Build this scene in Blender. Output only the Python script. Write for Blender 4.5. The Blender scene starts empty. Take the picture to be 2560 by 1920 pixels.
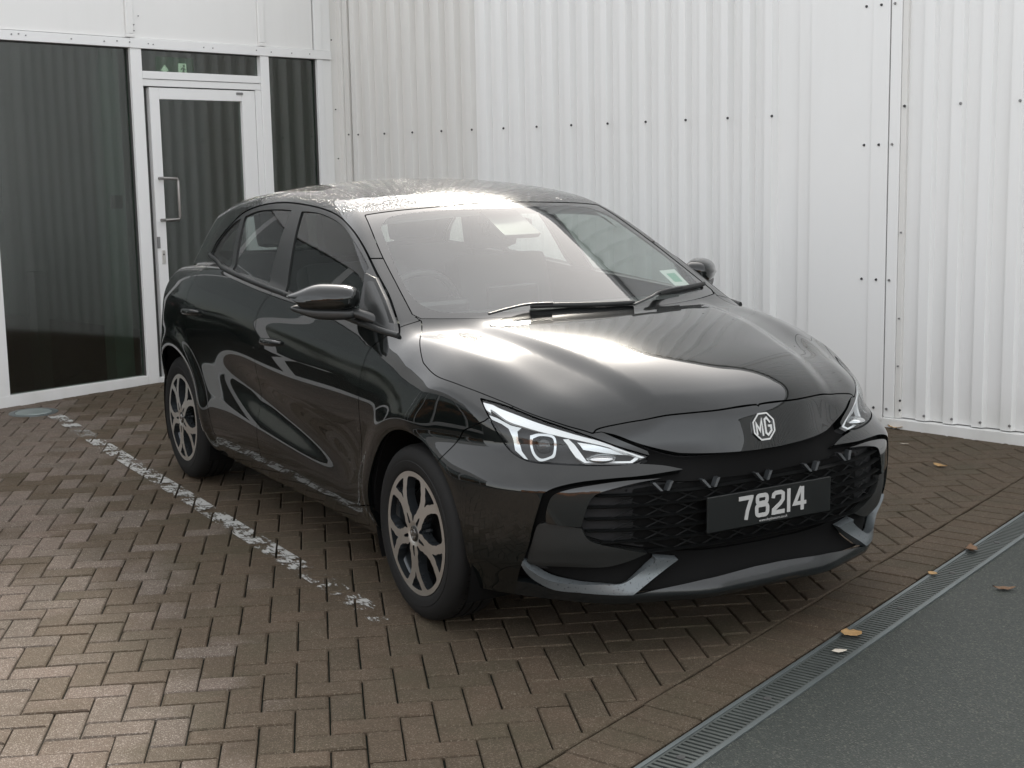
import bpy, bmesh, math, random
import numpy as np
from mathutils import Vector, Matrix

random.seed(7); rng = np.random.default_rng(7)
SC = bpy.context.scene
COL = SC.collection

# ------------------------------------------------------------------ camera
cam_data = bpy.data.cameras.new('camera'); cam = bpy.data.objects.new('camera', cam_data); COL.objects.link(cam)
RIGHT = (0.50806791, 0.86116108, -0.01638861); DOWN = (0.13541608, -0.09865462, -0.98586498); FWD = (-0.85060536, 0.49866708, -0.1667383)
cam.matrix_world = Matrix(((RIGHT[0], -DOWN[0], -FWD[0], 4.27002653), (RIGHT[1], -DOWN[1], -FWD[1], -2.97677402), (RIGHT[2], -DOWN[2], -FWD[2], 1.627093), (0, 0, 0, 1)))
cam_data.sensor_width = 36; cam_data.lens = 3562.302*36/2560; cam_data.clip_start = .05; cam_data.clip_end = 2000
SC.camera = cam

# ------------------------------------------------------------------ sky, sun, exposure
SUN_AZ = math.radians(146)          # direction towards the sun in plan (x, y), behind the clad building
SUN_EL = math.radians(31)
world = bpy.data.worlds.new('World'); SC.world = world; world.use_nodes = True
wn = world.node_tree.nodes; wl = world.node_tree.links
sky = wn.new('ShaderNodeTexSky'); sky.sky_type = 'NISHITA'; sky.sun_disc = False
sky.sun_elevation = SUN_EL; sky.sun_rotation = math.pi/2-SUN_AZ
sky.altitude = 0; sky.air_density = 1.0; sky.dust_density = 1.0; sky.ozone_density = 1.0
# bright hazy veil over the clear sky, glowing broadly around the hidden sun
hs = wn.new('ShaderNodeHueSaturation'); hs.inputs['Saturation'].default_value = .40; hs.inputs['Value'].default_value = .26; wl.new(sky.outputs[0], hs.inputs['Color'])
sun_dir = (math.cos(SUN_AZ)*math.cos(SUN_EL), math.sin(SUN_AZ)*math.cos(SUN_EL), math.sin(SUN_EL))
tc = wn.new('ShaderNodeTexCoord'); dt = wn.new('ShaderNodeVectorMath'); dt.operation = 'DOT_PRODUCT'; wl.new(tc.outputs['Generated'], dt.inputs[0]); dt.inputs[1].default_value = sun_dir
mxn = wn.new('ShaderNodeMath'); mxn.operation = 'MAXIMUM'; wl.new(dt.outputs['Value'], mxn.inputs[0]); mxn.inputs[1].default_value = 0
pw = wn.new('ShaderNodeMath'); pw.operation = 'POWER'; wl.new(mxn.outputs[0], pw.inputs[0]); pw.inputs[1].default_value = 5
cn = wn.new('ShaderNodeTexNoise'); cn.inputs['Scale'].default_value = 2.2; cn.inputs['Detail'].default_value = 5; wl.new(tc.outputs['Generated'], cn.inputs['Vector'])
vl = wn.new('ShaderNodeMath'); vl.operation = 'MULTIPLY_ADD'; wl.new(pw.outputs[0], vl.inputs[0]); vl.inputs[1].default_value = 2.3; vl.inputs[2].default_value = 1.5
vm = wn.new('ShaderNodeMath'); vm.operation = 'MULTIPLY_ADD'; wl.new(cn.outputs[0], vm.inputs[0]); vm.inputs[1].default_value = .5; vm.inputs[2].default_value = .75
vp = wn.new('ShaderNodeMath'); vp.operation = 'MULTIPLY'; wl.new(vl.outputs[0], vp.inputs[0]); wl.new(vm.outputs[0], vp.inputs[1])
cc = wn.new('ShaderNodeMix'); cc.data_type = 'RGBA'; cc.blend_type = 'MIX'; wl.new(pw.outputs[0], cc.inputs[0]); cc.inputs[6].default_value = (1.0, .985, .955, 1); cc.inputs[7].default_value = (1.0, .92, .83, 1)
vs_ = wn.new('ShaderNodeVectorMath'); vs_.operation = 'SCALE'; wl.new(cc.outputs[2], vs_.inputs[0]); wl.new(vp.outputs[0], vs_.inputs['Scale'])
ad = wn.new('ShaderNodeVectorMath'); ad.operation = 'ADD'; wl.new(hs.outputs[0], ad.inputs[0]); wl.new(vs_.outputs[0], ad.inputs[1])
wl.new(ad.outputs[0], wn['Background'].inputs[0]); wn['Background'].inputs[1].default_value = .15
sun_data = bpy.data.lights.new('sun', 'SUN'); sun = bpy.data.objects.new('sun', sun_data); COL.objects.link(sun)
sun_data.energy = 1.4; sun_data.angle = math.radians(10); sun_data.color = (1, .93, .82)
sd_ = Vector((math.cos(SUN_AZ)*math.cos(SUN_EL), math.sin(SUN_AZ)*math.cos(SUN_EL), math.sin(SUN_EL)))
sun.rotation_euler = sd_.to_track_quat('Z', 'Y').to_euler(); sun.location = (0, 0, 30)
SC.view_settings.view_transform = 'Standard'; SC.view_settings.look = 'None'
SC.view_settings.gamma = 1; SC.view_settings.use_curve_mapping = False
SC.view_settings.exposure = 2.32

# ------------------------------------------------------------------ helpers
def link(o, parent=None):
    COL.objects.link(o)
    if parent is not None: o.parent = parent
    return o

def meshobj(name, V, Fc, mat=None, parent=None, smooth=False, normals=None, loopn=None):
    me = bpy.data.meshes.new(name)
    me.from_pydata([tuple(v) for v in V], [], [tuple(int(i) for i in f) for f in Fc])
    me.update()
    if smooth: me.polygons.foreach_set('use_smooth', np.ones(len(me.polygons), bool))
    if loopn is not None: me.normals_split_custom_set([tuple(n) for n in loopn])
    elif normals is not None: me.normals_split_custom_set_from_vertices([tuple(n) for n in normals])
    if mat is not None:
        for m in (mat if isinstance(mat, (list, tuple)) else [mat]): me.materials.append(m)
    return link(bpy.data.objects.new(name, me), parent)

def empty(name, loc=(0, 0, 0), label=None, cat=None, group=None, parent=None):
    o = bpy.data.objects.new(name, None); o.location = loc; o.empty_display_size = .1
    link(o, parent)
    tag(o, label, cat, group)
    return o

def tag(o, label=None, cat=None, group=None, kind=None):
    if label: o['label'] = label
    if cat: o['category'] = cat
    if group: o['group'] = group
    if kind: o['kind'] = kind
    return o

class MB:
    """collects simple solids into one mesh"""
    def __init__(s): s.V = []; s.F = []; s.M = []
    def add(s, V, Fc, m=0):
        b = len(s.V); s.V += [tuple(v) for v in V]; s.F += [tuple(b+i for i in f) for f in Fc]; s.M += [m]*len(Fc); return s
    def box(s, lo, hi, m=0, c=0.0):
        x0, y0, z0 = lo; x1, y1, z1 = hi
        if c <= 0:
            return s.add([(x0,y0,z0),(x1,y0,z0),(x1,y1,z0),(x0,y1,z0),(x0,y0,z1),(x1,y0,z1),(x1,y1,z1),(x0,y1,z1)],
                  [(0,3,2,1),(4,5,6,7),(0,1,5,4),(1,2,6,5),(2,3,7,6),(3,0,4,7)], m)
        bm = bmesh.new(); bmesh.ops.create_cube(bm, size=1)
        for v in bm.verts: v.co = Vector((x0+(v.co.x+.5)*(x1-x0), y0+(v.co.y+.5)*(y1-y0), z0+(v.co.z+.5)*(z1-z0)))
        bmesh.ops.bevel(bm, geom=bm.edges[:], offset=c, segments=2, affect='EDGES', profile=.6)
        bm.verts.index_update(); s.add([v.co[:] for v in bm.verts], [[v.index for v in f.verts] for f in bm.faces], m); bm.free(); return s
    def tube(s, pts, r, n=10, m=0, caps=True, flat=1.0):
        pts = [np.array(p, float) for p in pts]; k = len(pts); rr = r if hasattr(r, '__len__') else [r]*k
        rings = []; up = None
        for i, p in enumerate(pts):
            d = pts[min(i+1, k-1)]-pts[max(i-1, 0)]; d /= np.linalg.norm(d)+1e-12
            if up is None: up = np.array([0, 0, 1.]) if abs(d[2]) < .9 else np.array([1., 0, 0])
            a = np.cross(d, up); a /= np.linalg.norm(a); b = np.cross(a, d); up = b
            rings.append([p+rr[i]*(math.cos(t)*a+flat*math.sin(t)*b) for t in np.arange(n)*2*math.pi/n])
        V = [v for R in rings for v in R]
        Fc = [(i*n+j, i*n+(j+1) % n, (i+1)*n+(j+1) % n, (i+1)*n+j) for i in range(k-1) for j in range(n)]
        if caps: Fc += [tuple(range(n))[::-1], tuple(range((k-1)*n, k*n))]
        return s.add(V, Fc, m)
    def lathe(s, prof, n=64, axis=None, m=0, close=False):
        """profile of (radius, offset) turned about the local y axis"""
        k = len(prof)
        V = [(r*math.cos(t), o, r*math.sin(t)) for (r, o) in prof for t in np.arange(n)*2*math.pi/n]
        Fc = [(i*n+j, i*n+(j+1) % n, (i+1)*n+(j+1) % n, (i+1)*n+j) for i in range(k-1) for j in range(n)]
        return s.add(V, Fc, m)
    def extrude(s, poly, y0, y1, m=0):
        """polygon in (x, z) made into a slab from y0 to y1"""
        n = len(poly)
        V = [(p[0], y0, p[1]) for p in poly]+[(p[0], y1, p[1]) for p in poly]
        return s.add(V, [tuple(range(n)), tuple(range(2*n-1, n-1, -1))]+[((i+1) % n, i, n+i, n+(i+1) % n) for i in range(n)], m)
    def build(s, name, mat, parent=None, smooth=False, angle=None):
        o = meshobj(name, s.V, s.F, mat, parent)
        if len(o.data.materials) > 1: o.data.polygons.foreach_set('material_index', np.array(s.M, dtype=np.int32))
        bm = bmesh.new(); bm.from_mesh(o.data); bmesh.ops.recalc_face_normals(bm, faces=bm.faces[:])
        if smooth:
            for f in bm.faces: f.smooth = True
            ang = math.radians(angle or 35)
            for e in bm.edges:
                if len(e.link_faces) == 2 and e.calc_face_angle(0) > ang: e.smooth = False
        bm.to_mesh(o.data); bm.free()
        return o

# ------------------------------------------------------------------ materials
class NT:
    def __init__(s, name):
        s.m = bpy.data.materials.new(name); s.m.use_nodes = True; s.t = s.m.node_tree; s.n = s.t.nodes; s.l = s.t.links
        s.b = s.n['Principled BSDF']; s.out = s.n['Material Output']
    def node(s, kind, **kw):
        o = s.n.new('ShaderNode'+kind)
        for k, v in kw.items(): setattr(o, k, v)
        return o
    def set(s, **kw):
        for k, v in kw.items():
            i = s.b.inputs[k.replace('_', ' ')]
            if hasattr(v, 'is_output'): s.l.new(v, i)
            else: i.default_value = (*v, 1) if isinstance(v, tuple) and len(v) == 3 else v
        return s
    def coord(s, kind='Object', scale=1):
        c = s.node('TexCoord').outputs[kind]
        if scale != 1:
            mp = s.node('Mapping'); mp.inputs['Scale'].default_value = scale if isinstance(scale, tuple) else (scale,)*3
            s.l.new(c, mp.inputs[0]); c = mp.outputs[0]
        return c
    def world(s, scale=1):
        c = s.node('NewGeometry').outputs['Position']
        mp = s.node('Mapping'); mp.inputs['Scale'].default_value = scale if isinstance(scale, tuple) else (scale,)*3
        s.l.new(c, mp.inputs[0]); return mp.outputs[0]
    def noise(s, vec, scale, detail=4, rough=.6, out='Fac', dist=0):
        t = s.node('TexNoise'); t.inputs['Scale'].default_value = scale; t.inputs['Detail'].default_value = detail
        t.inputs['Roughness'].default_value = rough; t.inputs['Distortion'].default_value = dist
        if vec is not None: s.l.new(vec, t.inputs['Vector'])
        return t.outputs[out]
    def voro(s, vec, scale, out='Distance', feature='F1'):
        t = s.node('TexVoronoi'); t.feature = feature; t.inputs['Scale'].default_value = scale
        s.l.new(vec, t.inputs['Vector']); return t.outputs[out]
    def ramp(s, fac, stops):
        r = s.node('ValToRGB'); e = r.color_ramp.elements
        while len(e) < len(stops): e.new(.5)
        for i, (p, c) in enumerate(stops):
            e[i].position = p; e[i].color = (*c, 1) if isinstance(c, tuple) else (c, c, c, 1)
        s.l.new(fac, r.inputs[0]); return r.outputs[0]
    def mix(s, fac, a, b, blend='MIX'):
        x = s.node('Mix'); x.data_type = 'RGBA'; x.blend_type = blend
        for i, v in ((0, fac), (6, a), (7, b)):
            if hasattr(v, 'is_output'): s.l.new(v, x.inputs[i])
            elif i == 0: x.inputs[0].default_value = v
            else: x.inputs[i].default_value = (*v, 1)
        return x.outputs[2]
    def math(s, op, a, b=0.0, c=None):
        x = s.node('Math'); x.operation = op
        for i, v in enumerate((a, b) if c is None else (a, b, c)):
            if hasattr(v, 'is_output'): s.l.new(v, x.inputs[i])
            else: x.inputs[i].default_value = v
        return x.outputs[0]
    def bump(s, h, strength=.3, dist=.01):
        x = s.node('Bump'); x.inputs['Strength'].default_value = strength; x.inputs['Distance'].default_value = dist
        s.l.new(h, x.inputs['Height']); s.l.new(x.outputs[0], s.b.inputs['Normal']); return x.outputs[0]

def plain(name, col, rough=.5, metal=0.0, spec=.5, coat=0.0, var=.12, vscale=6, bump=0.0, bscale=300):
    t = NT(name); c = t.coord('Object')
    n = t.noise(c, vscale, 5)
    a = tuple(min(1, x*(1-var)) for x in col); b = tuple(min(1, x*(1+var)) for x in col)
    t.set(Base_Color=t.mix(n, a, b), Roughness=rough, Metallic=metal, Coat_Weight=coat, Coat_Roughness=.03)
    t.b.inputs['Specular IOR Level'].default_value = spec
    t.set(Roughness=t.math('MULTIPLY_ADD', n, .12, rough-.06))
    if bump: t.bump(t.noise(c, bscale, 2), bump, .002)
    return t.m

def glassmat(name, tint, f0=.04, rough=0.0, drops=False, dust=.0):
    t = NT(name); t.n.remove(t.b)
    lw = t.node('LayerWeight'); lw.inputs['Blend'].default_value = .5
    p = t.math('POWER', lw.outputs['Facing'], 5.0)
    fr = t.math('MULTIPLY_ADD', p, 1-f0, f0)
    tr = t.node('BsdfTransparent'); tr.inputs[0].default_value = (*tint, 1)
    gl = t.node('BsdfGlossy'); gl.inputs['Roughness'].default_value = rough
    mx = t.node('MixShader'); t.l.new(fr, mx.inputs[0]); t.l.new(tr.outputs[0], mx.inputs[1]); t.l.new(gl.outputs[0], mx.inputs[2])
    last = mx.outputs[0]
    if drops:
        c = t.coord('Object'); v = t.voro(c, 260); h = t.ramp(v, [(.12, 1.0), (.38, 0.0)])
        bp = t.node('Bump'); bp.inputs['Strength'].default_value = .5; bp.inputs['Distance'].default_value = .003
        t.l.new(h, bp.inputs['Height']); t.l.new(bp.outputs[0], gl.inputs['Normal'])
    if dust:
        df = t.node('BsdfDiffuse'); df.inputs[0].default_value = (.50, .52, .525, 1)
        n = t.noise(t.coord('Object'), 5, 6); k = t.math('MULTIPLY', n, dust*2)
        m2 = t.node('MixShader'); t.l.new(k, m2.inputs[0]); t.l.new(last, m2.inputs[1]); t.l.new(df.outputs[0], m2.inputs[2]); last = m2.outputs[0]
    t.l.new(last, t.out.inputs[0])
    return t.m

M = {}
def paint_mat(name, drops):
    t = NT(name); c = t.coord('Object')
    fl = t.voro(c, 900, 'Color')
    base = t.mix(t.noise(c, 3, 4), (.0028, .0036, .0035), (.0048, .0060, .0058))
    t.set(Base_Color=base, Roughness=.22, Metallic=0.0, Coat_Weight=1.0, Coat_Roughness=.0)
    t.b.inputs['Specular IOR Level'].default_value = .02
    t.b.inputs['Coat IOR'].default_value = 1.56
    film = t.noise(c, 2.3, 6, .65)
    t.set(Coat_Roughness=t.math('MULTIPLY_ADD', film, .012, .0))
    if drops:
        v = t.voro(c, 120); v2 = t.voro(c, 60)
        h = t.math('MAXIMUM', t.ramp(v, [(.10, 1.0), (.42, 0.0)]), t.ramp(v2, [(.08, 1.0), (.36, 0.0)]))
        mask = t.ramp(t.noise(c, 9, 4), [(.30, 0.0), (.42, 1.0)])
        g = t.node('NewGeometry').outputs['Position']; sx = t.node('SeparateXYZ'); t.l.new(g, sx.inputs[0])
        far = t.ramp(t.math('MULTIPLY_ADD', sx.outputs[0], -1.9, t.math('MULTIPLY_ADD', sx.outputs[1], .55, -1.62)), [(.0, 0.0), (.16, 1.0)])
        gn = t.node('SeparateXYZ'); t.l.new(t.node('NewGeometry').outputs['True Normal'], gn.inputs[0])
        hh = t.math('MULTIPLY', t.math('MULTIPLY', t.math('MULTIPLY', h, mask), far), t.ramp(gn.outputs[2], [(.55, 0.0), (.8, 1.0)]))
        bp = t.node('Bump'); bp.inputs['Strength'].default_value = 1.0; bp.inputs['Distance'].default_value = .004
        t.l.new(hh, bp.inputs['Height']); t.l.new(bp.outputs[0], t.b.inputs['Coat Normal']); t.l.new(bp.outputs[0], t.b.inputs['Normal'])
    return t.m
M['paint'] = paint_mat('black_car_paint', False)
M['paint_wet'] = paint_mat('black_car_paint_with_rain', True)
M['gloss_black'] = plain('gloss_black_plastic', (.006, .0065, .0065), .12, coat=.6)
M['mesh_black'] = plain('grille_mesh_black', (.005, .0055, .0055), .5, spec=.25)
M['tooth'] = plain('grille_tooth_grey', (.030, .033, .035), .35)
M['satin_black'] = plain('satin_black_plastic', (.014, .015, .015), .38, bump=.15)
M['rough_black'] = plain('grained_black_plastic', (.010, .011, .0105), .5, bump=.3)
M['frame_black'] = plain('window_frame_black', (.016, .017, .017), .33)
M['rubber'] = plain('tyre_rubber', (.008, .008, .008), .70, spec=.3, bump=.25, bscale=500)
M['dark_void'] = plain('unlit_black', (.006, .006, .006), .8, spec=.1)
M['alloy'] = plain('machined_alloy', (.74, .72, .69), .40, metal=1.0, var=.06)
M['gunmetal'] = plain('gunmetal_wheel_paint', (.045, .051, .056), .28, metal=.6, coat=.6)
M['steel'] = plain('brake_steel', (.30, .29, .28), .38, metal=1.0)
M['chrome'] = plain('bright_chrome', (.80, .80, .80), .10, metal=1.0, var=.03)
M['lamp_white'] = plain('lamp_light_guide', (.78, .79, .80), .18, var=.04, coat=.5)
M['lamp_silver'] = plain('lamp_reflector', (.55, .56, .57), .16, metal=.9, var=.06)
M['lamp_black'] = plain('lamp_housing', (.012, .013, .014), .22, coat=.4)
M['digit'] = plain('plate_digit_silver', (.42, .42, .41), .4, var=.03)
M['plate'] = plain('plate_black', (.006, .007, .007), .35, coat=.1)
M['fabric'] = plain('seat_fabric', (.030, .031, .032), .85, bump=.4, bscale=700)
M['lining'] = plain('cabin_lining', (.012, .012, .013), .8)
M['headliner'] = plain('roof_lining', (.16, .16, .155), .9)
M['dash'] = plain('dashboard_plastic', (.020, .021, .021), .6, bump=.3, bscale=500)
M['windscreen'] = glassmat('windscreen_glass', (.74, .80, .77), .12, dust=.055)
M['side_glass'] = glassmat('tinted_side_glass', (.58, .63, .60), .06, drops=False)
M['rear_glass'] = glassmat('rear_side_glass', (.55, .60, .58), .06, drops=True)
M['lens'] = glassmat('clear_lamp_lens', (.93, .95, .95), .045)
t = NT('satin_silver_trim'); c = t.coord('Object')
sp = t.ramp(t.noise(c, 120, 3, .7), [(.60, 0.0), (.68, 1.0)])
t.set(Base_Color=t.mix(sp, (.13, .145, .152), (.02, .02, .02)), Metallic=.35, Roughness=.33)
M['silver_trim'] = t.m
t = NT('dark_lip'); c = t.coord('Object')
sp = t.ramp(t.noise(c, 150, 3, .7), [(.62, 0.0), (.72, 1.0)])
t.set(Base_Color=t.mix(sp, (.006, .0075, .008), (.03, .03, .03)), Roughness=.26, Coat_Weight=.25)
M['lip'] = t.m
M['tail_red'] = plain('tail_lamp_red', (.22, .008, .008), .15, coat=1.0)
M['paper'] = plain('white_paper', (.75, .78, .74), .6, var=.04)
M['green_ink'] = plain('green_ink', (.25, .48, .36), .6)

def slab(mb, poly, x0, x1, org=(0, 0, 0)):
    n = len(poly)
    V = [(x0+org[0], p[0]+org[1], p[1]+org[2]) for p in poly]+[(x1+org[0], p[0]+org[1], p[1]+org[2]) for p in poly]
    mb.add(V, [tuple(range(n))[::-1], tuple(range(n, 2*n))]+[(i, (i+1) % n, n+(i+1) % n, n+i) for i in range(n)])
def ribbon(mb, path, w, x0, x1, closed=False):
    p = np.array(path, float); n = len(p); L = []; Rr = []
    for i in range(n):
        if closed: a, b = p[(i-1) % n], p[(i+1) % n]; d0 = p[i]-a; d1 = b-p[i]
        else:
            d0 = p[i]-p[i-1] if i else p[1]-p[0]; d1 = p[i+1]-p[i] if i < n-1 else d0
        d0 = d0/np.linalg.norm(d0); d1 = d1/np.linalg.norm(d1); n0 = np.array([-d0[1], d0[0]]); n1 = np.array([-d1[1], d1[0]])
        m = n0+n1; m /= np.linalg.norm(m); k = w/2/max(.35, m@n0); L.append(p[i]+m*k); Rr.append(p[i]-m*k)
    for i in range(n if closed else n-1):
        j = (i+1) % n; slab(mb, [L[i], L[j], Rr[j], Rr[i]], x0, x1)
def rloop(cx, cz, hw, hh, r, n=5):
    out = []
    for (sx, sz, a0) in ((1, 1, 0), (-1, 1, 90), (-1, -1, 180), (1, -1, 270)):
        for k in range(n+1):
            a = math.radians(a0+90*k/n); out.append((cx+sx*(hw-r)+r*math.cos(a), cz+sz*(hh-r)+r*math.sin(a)))
    return out

# ------------------------------------------------------------------ buildings
UP = np.array([-.0155, .0071, 1.0]); UP /= np.linalg.norm(UP)
def frame(o, d, org):
    d = np.array(d); d = d-UP*(d@UP); d /= np.linalg.norm(d); y = np.cross(UP, d)
    o.matrix_world = Matrix(((d[0], y[0], UP[0], org[0]), (d[1], y[1], UP[1], org[1]), (d[2], y[2], UP[2], org[2]), (0, 0, 0, 1)))
def white_mat(name, col, rough, stain=.25, streak=.5):
    t = NT(name); c = t.coord('Object')
    n1 = t.noise(c, 1.2, 6, .6); n2 = t.noise(t.coord('Object', (3, 3, .25)), 1.6, 5, .65)
    a = t.mix(n1, tuple(x*.94 for x in col), col)
    a = t.mix(t.math('MULTIPLY', t.ramp(n2, [(.50, 0.0), (.78, 1.0)]), streak*.45), a, tuple(x*y for x, y in zip(col, (.80, .80, .77))))
    sp = t.ramp(t.noise(c, 70, 4, .75), [(.70, 0.0), (.78, 1.0)])
    sx = t.node('SeparateXYZ'); t.l.new(c, sx.inputs[0])
    low = t.ramp(sx.outputs[2], [(.02, 1.0), (.30, 0.0)])
    a = t.mix(t.math('MULTIPLY', sp, stain), a, (.22, .21, .18))
    a = t.mix(t.math('MULTIPLY', t.math('MULTIPLY', low, t.ramp(n1, [(.4, 0.0), (.7, 1.0)])), .45), a, (.32, .33, .28))
    t.set(Base_Color=a, Roughness=rough); t.b.inputs['Specular IOR Level'].default_value = .4
    return t.m
M['clad'] = white_mat('white_profiled_cladding', (.80, .80, .79), .42)
M['clad_old'] = white_mat('older_white_cladding', (.71, .70, .675), .50, .35, .7)
M['flat'] = white_mat('white_flat_sheet', (.80, .80, .79), .45)
M['pvc'] = white_mat('white_frame_paint', (.78, .78, .775), .38, .2, .25)
M['fascia'] = white_mat('white_fascia_board', (.76, .755, .74), .55, .3, .4)
M['joint'] = plain('dark_joint', (.05, .05, .048), .8)
M['screw'] = plain('screw_cap_dark', (.03, .03, .032), .5)
M['screw_grey'] = plain('screw_cap_grey', (.25, .25, .25), .45, metal=.6)
M['pane'] = glassmat('tinted_window_pane', (.45, .53, .47), .135, .055)
M['room'] = plain('dim_room_wall', (.30, .32, .30), .9)
M['room_floor'] = plain('dim_room_floor', (.02, .021, .021), .7)
M['column'] = plain('pale_blue_column', (.30, .36, .38), .7)
for k_, c_, e_ in (('sign_green', (.03, .17, .05), .05), ('sign_white', (.75, .8, .70), .30)):
    t = NT('lit_'+k_); t.set(Base_Color=c_, Emission_Color=c_, Emission_Strength=e_); M[k_] = t.m
M['roofing'] = plain('grey_roofing', (.25, .25, .25), .8)
M['pale_grey'] = plain('pale_grey_panel', (.28, .29, .29), .6)
# --- glazed showroom on the left
SH = empty('showroom_building', label='white framed glazed showroom front with a glass door and plain white fascia above', cat='building')
frame(SH, (-.33, .944, -.012), (-5.594, -.096, 0))
pv = M['pvc']
def bar(name, t0, t1, h0, h1, y0=-.02, y1=.05, mat=pv, par=SH, c=.003):
    return MB().box((t0, y0, h0), (t1, y1, h1), 0, c).build(name, mat, par)
def pane(name, t0, t1, h0, h1, par=SH, y=.02):
    return MB().box((t0, y, h0), (t1, y+.008, h1)).build(name, M['pane'], par)
HT = 3.62
bar('sill', -9.6, -.097, -.03, .056, -.022, .06)
bar('post', -.095, -.006, -.03, 2.305)
bar('post', 1.04, 1.120, -.03, 2.305)
bar('head_rail', -9.6, -.095, 2.308, 2.370, -.025, .05)
bar('head_rail', -.095, 1.745, 2.306, 2.372, -.027, .05)
bar('transom', -.005, 1.039, 2.105, 2.157, -.018, .05)
bar('door_frame', -.005, 1.039, 2.056, 2.102, -.012, .05)
bar('door_frame', .987, 1.039, 0, 2.054, -.012, .05)
bar('door_frame', -.005, .008, 0, 2.054, -.004, .05)
bar('threshold', .0, .987, -.02, .03, -.01, .05)
bar('bottom_rail', 1.121, 1.60, -.02, .06, -.02, .05)
pane('window_pane', -1.16, -.096, .056, 2.308)
pane('window_pane', -.004, 1.039, 2.157, 2.306)
pane('window_pane', 1.121, 1.600, .06, 2.306)
for k in range(7):
    t1 = -1.16-k*1.2; bar('post', t1-.085, t1, -.03, 2.308); pane('window_pane', t1-1.2, t1-.086, .056, 2.308)
# dark rebates between glass and frame
for (a, b, c_, d) in ((-.105, -.096, .056, 2.308), (1.592, 1.600, .06, 2.306)): bar('rebate', a, b, c_, d, .004, .018, M['joint'], c=0)
for (a, b, c_, d) in ((-1.1, -.096, 2.300, 2.3075), (.0, 1.03, 2.299, 2.3055), (1.121, 1.6, 2.299, 2.3055)): bar('rebate', a, b, c_, d, .003, .017, M['joint'], c=0)
# the door leaf stands a little open at its hinge gap
DR = empty('door', (.050, 0, 0), parent=SH)
def dbar(name, t0, t1, h0, h1, y0=-.006, y1=.045, mat=pv): return MB().box((t0-.05, y0, h0), (t1-.05, y1, h1), 0, .003).build(name, mat, DR)
dbar('door_stile', .052, .132, .03, 2.048); dbar('door_stile', .862, .983, .03, 2.048)
dbar('door_rail', .1325, .8615, 1.970, 2.048); dbar('door_rail', .1325, .8615, .03, .14)
MB().box((.082, .02, .14), (.812, .028, 1.970)).build('door_pane', M['pane'], DR)
bar('hinge_gap', .008, .050, .0, 2.052, .030, .044, M['joint'], c=0)
MB().tube([(.045, -.006, 1.425), (.045, -.060, 1.425), (.145-.0, -.075, 1.422), (.150, -.080, 1.40), (.150, -.080, 1.16), (.145, -.075, 1.137), (.045, -.060, 1.135), (.045, -.006, 1.135)], .0115, 10).build('pull_handle', M['steel'], DR, True, 60)
MB().box((-.002, -.012, .94), (.022, -.004, 1.02), 0, .002).build('lock_plate', M['screw_grey'], DR)
MB().box((.032, -.011, .83), (.060, -.005, .925), 0, .002).build('keyhole_plate', M['alloy'], DR)
MB().tube([(.046, -.013, .895), (.046, -.010, .895)], .006, 10).build('keyhole', M['joint'], DR)
MB().box((.76, -.012, 2.016), (.82, -.005, 2.034), 0, .002).build('door_label', M['screw_grey'], DR)
# fascia boards above
for (a, b) in ((-9.6, -7.2), (-7.195, -4.8), (-4.795, -2.4), (-2.395, -.118), (-.058, 1.030), (1.090, 1.572)):
    bar('fascia_board', a, b, 2.374, HT, -.010, .06, M['fascia'], c=.004)
for (a, b) in ((-.117, -.059), (1.031, 1.089)): bar('cover_strip', a, b, 2.40, HT, -.026, .05, M['fascia'], c=.006)
for (a, b) in ((-.125, -.055), (1.025, 1.095)): bar('cover_strip_foot', a, b, 2.375, 2.399, -.030, .05, M['fascia'], c=.005)
bar('corner_joint', 1.573, 1.581, 2.374, HT, .0, .03, M['joint'], c=0)
bar('corner_board', 1.602, 1.660, -.02, 2.304, -.020, .05, pv); bar('corner_board', 1.662, 1.752, -.02, 2.304, -.012, .05, M['flat'])
bar('corner_board', 1.583, 1.660, 2.374, HT, -.020, .05, M['flat']); bar('corner_board', 1.662, 1.752, 2.374, HT, -.012, .05, M['flat'])
bar('corner_board', 1.7555, 1.84, -.02, HT, -.003, .05, M['clad_old'])
bar('corner_shadow_line', 1.752, 1.7555, -.02, HT, .01, .03, M['joint'], c=0)
sc = MB(); 
def screw_mesh(r=.0075):
    mb = MB(); mb.tube([(0, -.0045, 0), (0, .002, 0)], [r*.8, r], 8); return mb
sm_d = None
def screw(par, t, h, y, mat, r=.0075, cache={}):
    key = (mat.name, r)
    if key not in cache:
        o = screw_mesh(r).build('screw', mat, par); cache[key] = o.data
    else: o = link(bpy.data.objects.new('screw', cache[key]), par)
    o.location = (t, y, h); return o
for t_, h in ((-.98, 2.345), (-.93, 2.35), (-.88, 2.343), (-.55, 2.34), (-.30, 2.338), (-.20, 2.345), (-.10, 2.343), (.05, 2.34), (.09, 2.337), (.52, 2.339), (.60, 2.338), (1.0, 2.342), (1.14, 2.336), (1.34, 2.338), (1.52, 2.34)):
    screw(SH, t_, h, -.027, M['screw_grey'], .005)
for t_, h in ((-.06, 2.42), (-.06, 2.46), (-.02, 2.52)): screw(SH, t_, h, -.028, M['screw_grey'], .005)
for t_, h in ((1.77, 2.46), (1.79, 1.93), (1.80, 1.55), (1.80, 1.30)): screw(SH, t_, h, -.004, M['screw'], .006)
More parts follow.
